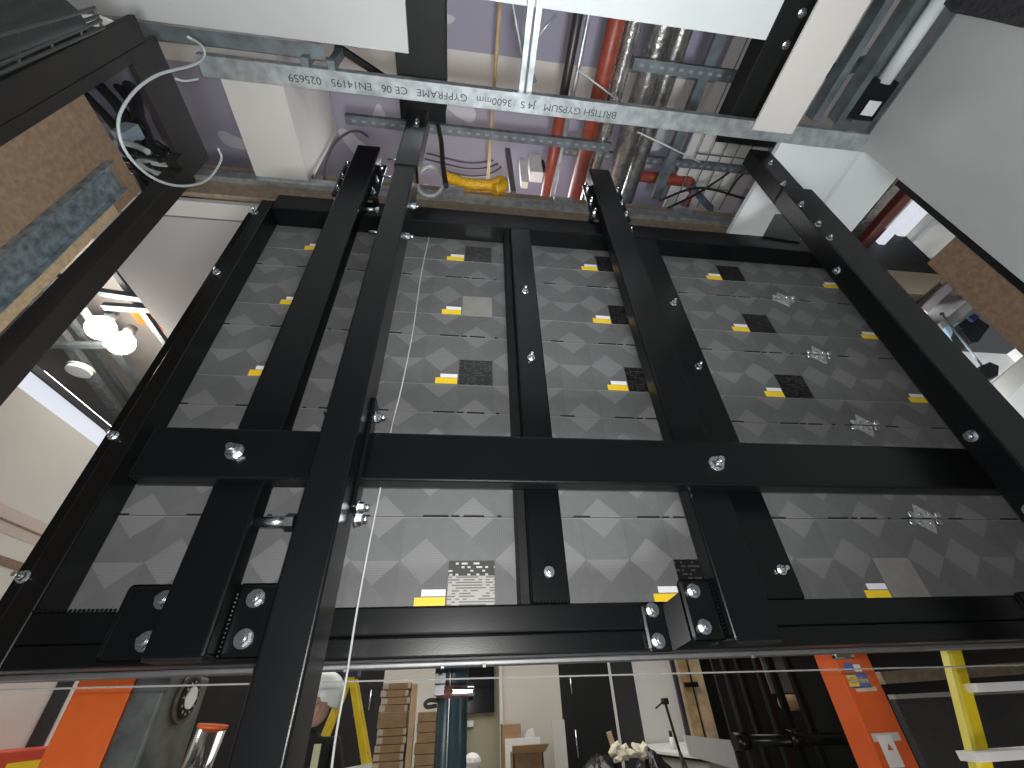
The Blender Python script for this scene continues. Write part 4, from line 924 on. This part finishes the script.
# ------------------------------------------------------------------ person in a white helmet
pe = thing('person', 'person in a white hard hat and dark jacket half hidden behind the long front post', 'person', (-.985, 2.5, 0))
def skin_body(name, verts, edges, radii, m_, sub=2, root=0):
    me = bpy.data.meshes.new(name); me.from_pydata(verts, edges, [])
    o = bpy.data.objects.new(name, me); COL.objects.link(o); o.parent = pe; o.location = -pe.location
    md = o.modifiers.new('skin', 'SKIN'); md.use_smooth_shade = True
    for i, v in enumerate(me.skin_vertices[0].data):
        r = radii[i]; v.radius = r if isinstance(r, tuple) else (r, r); v.use_root = (i == root)
    s = o.modifiers.new('sub', 'SUBSURF'); s.levels = s.render_levels = sub
    bpy.context.view_layer.update(); dg = bpy.context.evaluated_depsgraph_get()
    nm = bpy.data.meshes.new_from_object(o.evaluated_get(dg)); o.modifiers.clear(); o.data = nm; nm.materials.clear(); nm.materials.append(m_)
    for f in nm.polygons: f.use_smooth = True
    return o
px_, py_ = -.985, 2.5
V = [(0, 0, .95), (0, 0, 1.15), (0, .01, 1.36), (0, 0, 1.46), (0, 0, 1.52), (.17, 0, 1.42), (.24, .02, 1.15), (.22, -.08, .92), (-.17, 0, 1.42), (-.24, .02, 1.15), (-.22, -.06, .92), (.09, 0, .86), (.10, -.01, .48), (.10, .02, .08), (-.09, 0, .86), (-.10, -.01, .48), (-.10, .02, .08), (.10, -.12, .05), (-.10, -.12, .05)]
V = [(x + px_, y + py_, z) for x, y, z in V]
Ed = [(0, 1), (1, 2), (2, 3), (3, 4), (2, 5), (5, 6), (6, 7), (2, 8), (8, 9), (9, 10), (0, 11), (11, 12), (12, 13), (0, 14), (14, 15), (15, 16), (13, 17), (16, 18)]
Ra = [(.17, .12), (.165, .12), (.19, .12), (.07, .07), .058, .075, .055, .042, .075, .055, .042, .095, .07, .05, .095, .07, .05, .045, .045]
skin_body('body', V, Ed, Ra, CLOTH)
# head: shaped sphere with face, turned away to the right
bm = new_bm(); bmesh.ops.create_icosphere(bm, subdivisions=4, radius=1)
for v in bm.verts:
    x, y, z = v.co
    w = .076 * (1 - .22 * max(0, -z)); dd = .095
    yy = y * dd
    if y < -.6 and -.25 < z < .15 and abs(x) < .28: yy -= .022 * (1 - abs(x) / .28) * (1 - abs(z + .05) / .2) if abs(z + .05) < .2 else 0
    if y < -.5 and .05 < z < .3 and .15 < abs(x) < .55: yy += .008
    if y < -.5 and -.55 < z < -.42 and abs(x) < .35: yy += .005
    v.co = (x * w, yy, z * .118)
for s in (-1, 1): bmesh.ops.create_icosphere(bm, subdivisions=2, radius=1, matrix=Matrix.Translation((s * .078, .01, -.01)) @ Matrix.Diagonal((.010, .02, .032, 1)))
for f in bm.faces: f.smooth = True
rot = Matrix.Rotation(math.radians(-75), 4, 'Z')
bmesh.ops.transform(bm, matrix=Matrix.Translation((px_, py_ - .005, 1.645)) @ rot, verts=bm.verts)
h_ = link('head', bm, SKIN, pe)
for s in (-1, 1):
    e = new_bm(); bmesh.ops.create_icosphere(e, subdivisions=2, radius=.011, matrix=Matrix.Translation((px_, py_, 1.645)) @ rot @ Matrix.Translation((s * .03, -.081, .018))); link('eye', e, WHITEG, pe)
bm = new_bm(); bmesh.ops.create_icosphere(bm, subdivisions=4, radius=1)
bmesh.ops.delete(bm, geom=[v for v in bm.verts if v.co.z < -.30 - .28 * v.co.y], context='VERTS')
for v in bm.verts: v.co = Vector((v.co.x * .122, v.co.y * .152, v.co.z * .15))
for f in bm.faces: f.smooth = True
hrot = rot @ Matrix.Rotation(math.radians(-12), 4, 'X')
bmesh.ops.transform(bm, matrix=Matrix.Translation((px_ + .03, py_, 1.715)) @ hrot, verts=bm.verts)
hm = link('hard_hat', bm, HELM, pe)
bm = new_bm(); prism(bm, [(-.09, -.12, -.02), (.09, -.12, -.02), (.06, -.20, -.035), (-.06, -.20, -.035)], (0, 0, .006))
bmesh.ops.transform(bm, matrix=Matrix.Translation((px_ + .03, py_, 1.715)) @ hrot, verts=bm.verts); br = link('hat_brim', bm, HELM, pe)
for sx in (-1, 1): link('reflective_tape', B(px_ + sx * .09 - .022, px_ + sx * .09 + .022, py_ - .135, py_ - .118, 1.06, 1.44), HIVIS, pe)
def hand(wx, wy, wz, s):
    bm = new_bm(); bmesh.ops.create_icosphere(bm, subdivisions=2, radius=1, matrix=Matrix.Translation((wx, wy, wz - .045)) @ Matrix.Diagonal((.018, .042, .05, 1)))
    for k, L in enumerate((.068, .078, .074, .058)):
        y = wy - .030 + k * .020; tube(bm, [(wx, y, wz - .08), (wx - s * .006, y - .004, wz - .08 - L * .55), (wx - s * .02, y - .006, wz - .08 - L)], .0085, n=8, k=3)
    tube(bm, [(wx, wy - .035, wz - .03), (wx - s * .008, wy - .060, wz - .06), (wx - s * .014, wy - .066, wz - .09)], .010, n=8, k=3)
    for f in bm.faces: f.smooth = True
    return link('hand', bm, SKIN, pe)
hand(px_ + .22, py_ - .08, .90, 1); hand(px_ - .22, py_ - .06, .90, -1)

# ------------------------------------------------------------------ strings and cords
a, b = at(0, 690, Y=.16), at(1024, 665, Y=.16)
tag(link('string_line', cyl(new_bm(), a + (a - b) * .05, b + (b - a) * .05, .0024, n=8), CORD), 'taut white string line crossing below the LED wall', 'string')
tag(link('white_string', T([at(x, y, Y=-.165) for x, y in ((429, 237), (421, 275), (413, 330), (402, 385), (391, 430), (380, 490), (369, 545), (357, 610), (346, 680), (336, 735), (329, 790))], .0030, n=8), CORD), 'thin white cord hanging down in front of the LED cabinets', 'cord')

# ------------------------------------------------------------------ light
def area(name, loc, size, energy, rot=(0, 0, 0), col=(1, 1, 1), sy=None):
    l = bpy.data.lights.new(name, 'AREA'); l.energy = energy; l.color = col; l.shape = 'RECTANGLE'; l.size = size; l.size_y = sy or size
    o = bpy.data.objects.new(name, l); COL.objects.link(o); o.location = loc; o.rotation_euler = rot; return o
fl = bpy.data.lights.new('phone_flash', 'POINT'); fl.energy = 125; fl.shadow_soft_size = .006; fl.color = (1, .99, .97)
fo = bpy.data.objects.new('phone_flash', fl); COL.objects.link(fo); fo.location = EYE + R * .012 - D * .03 + FW * .01
area('room_and_fill_light', (.5, 4.0, 4.4), 4.5, 130, col=(1, .97, .92), sy=3)
rl = area('room_and_fill_light', (3.6, .75, 2.2), .5, 130, rot=(math.radians(145), math.radians(34), 0), col=(.9, .95, 1)); rl.data.spread = math.radians(80)  # added fill, out of view, brightens the far right gap
area('room_and_fill_light', (-1.9, .25, .35), .5, 14, rot=(math.radians(120), 0, 0), col=(1, .97, .93))  # added unseen fill, low down, brightens the orange casing
area('room_and_fill_light', (2.7, .3, .35), .5, 7, rot=(math.radians(120), 0, 0), col=(1, .97, .93))  # added unseen fill, low down, brightens the orange mast and ladder
area('room_and_fill_light', (-2.6, 3.4, 4.5), 1.4, 22, col=(.97, .97, 1), sy=3)
up = area('added_uplight', (.3, -1.5, .3), .5, 50, rot=(PI, 0, 0), col=(.97, .99, 1)); up.data.spread = math.radians(100)  # unseen uplight added to brighten the ceiling boards
area('void_light', (.3, .8, 5.80), 1.8, 30, col=(.95, .96, 1), sy=.5)
w = bpy.data.worlds.new('ambient'); SC.world = w; w.use_nodes = True
w.node_tree.nodes['Background'].inputs[0].default_value = (.80, .84, .90, 1); w.node_tree.nodes['Background'].inputs[1].default_value = .08

vs = SC.view_settings
vs.view_transform = 'Standard'; vs.look = 'None'; vs.gamma = 1; vs.exposure = 0
vs.use_curve_mapping = False
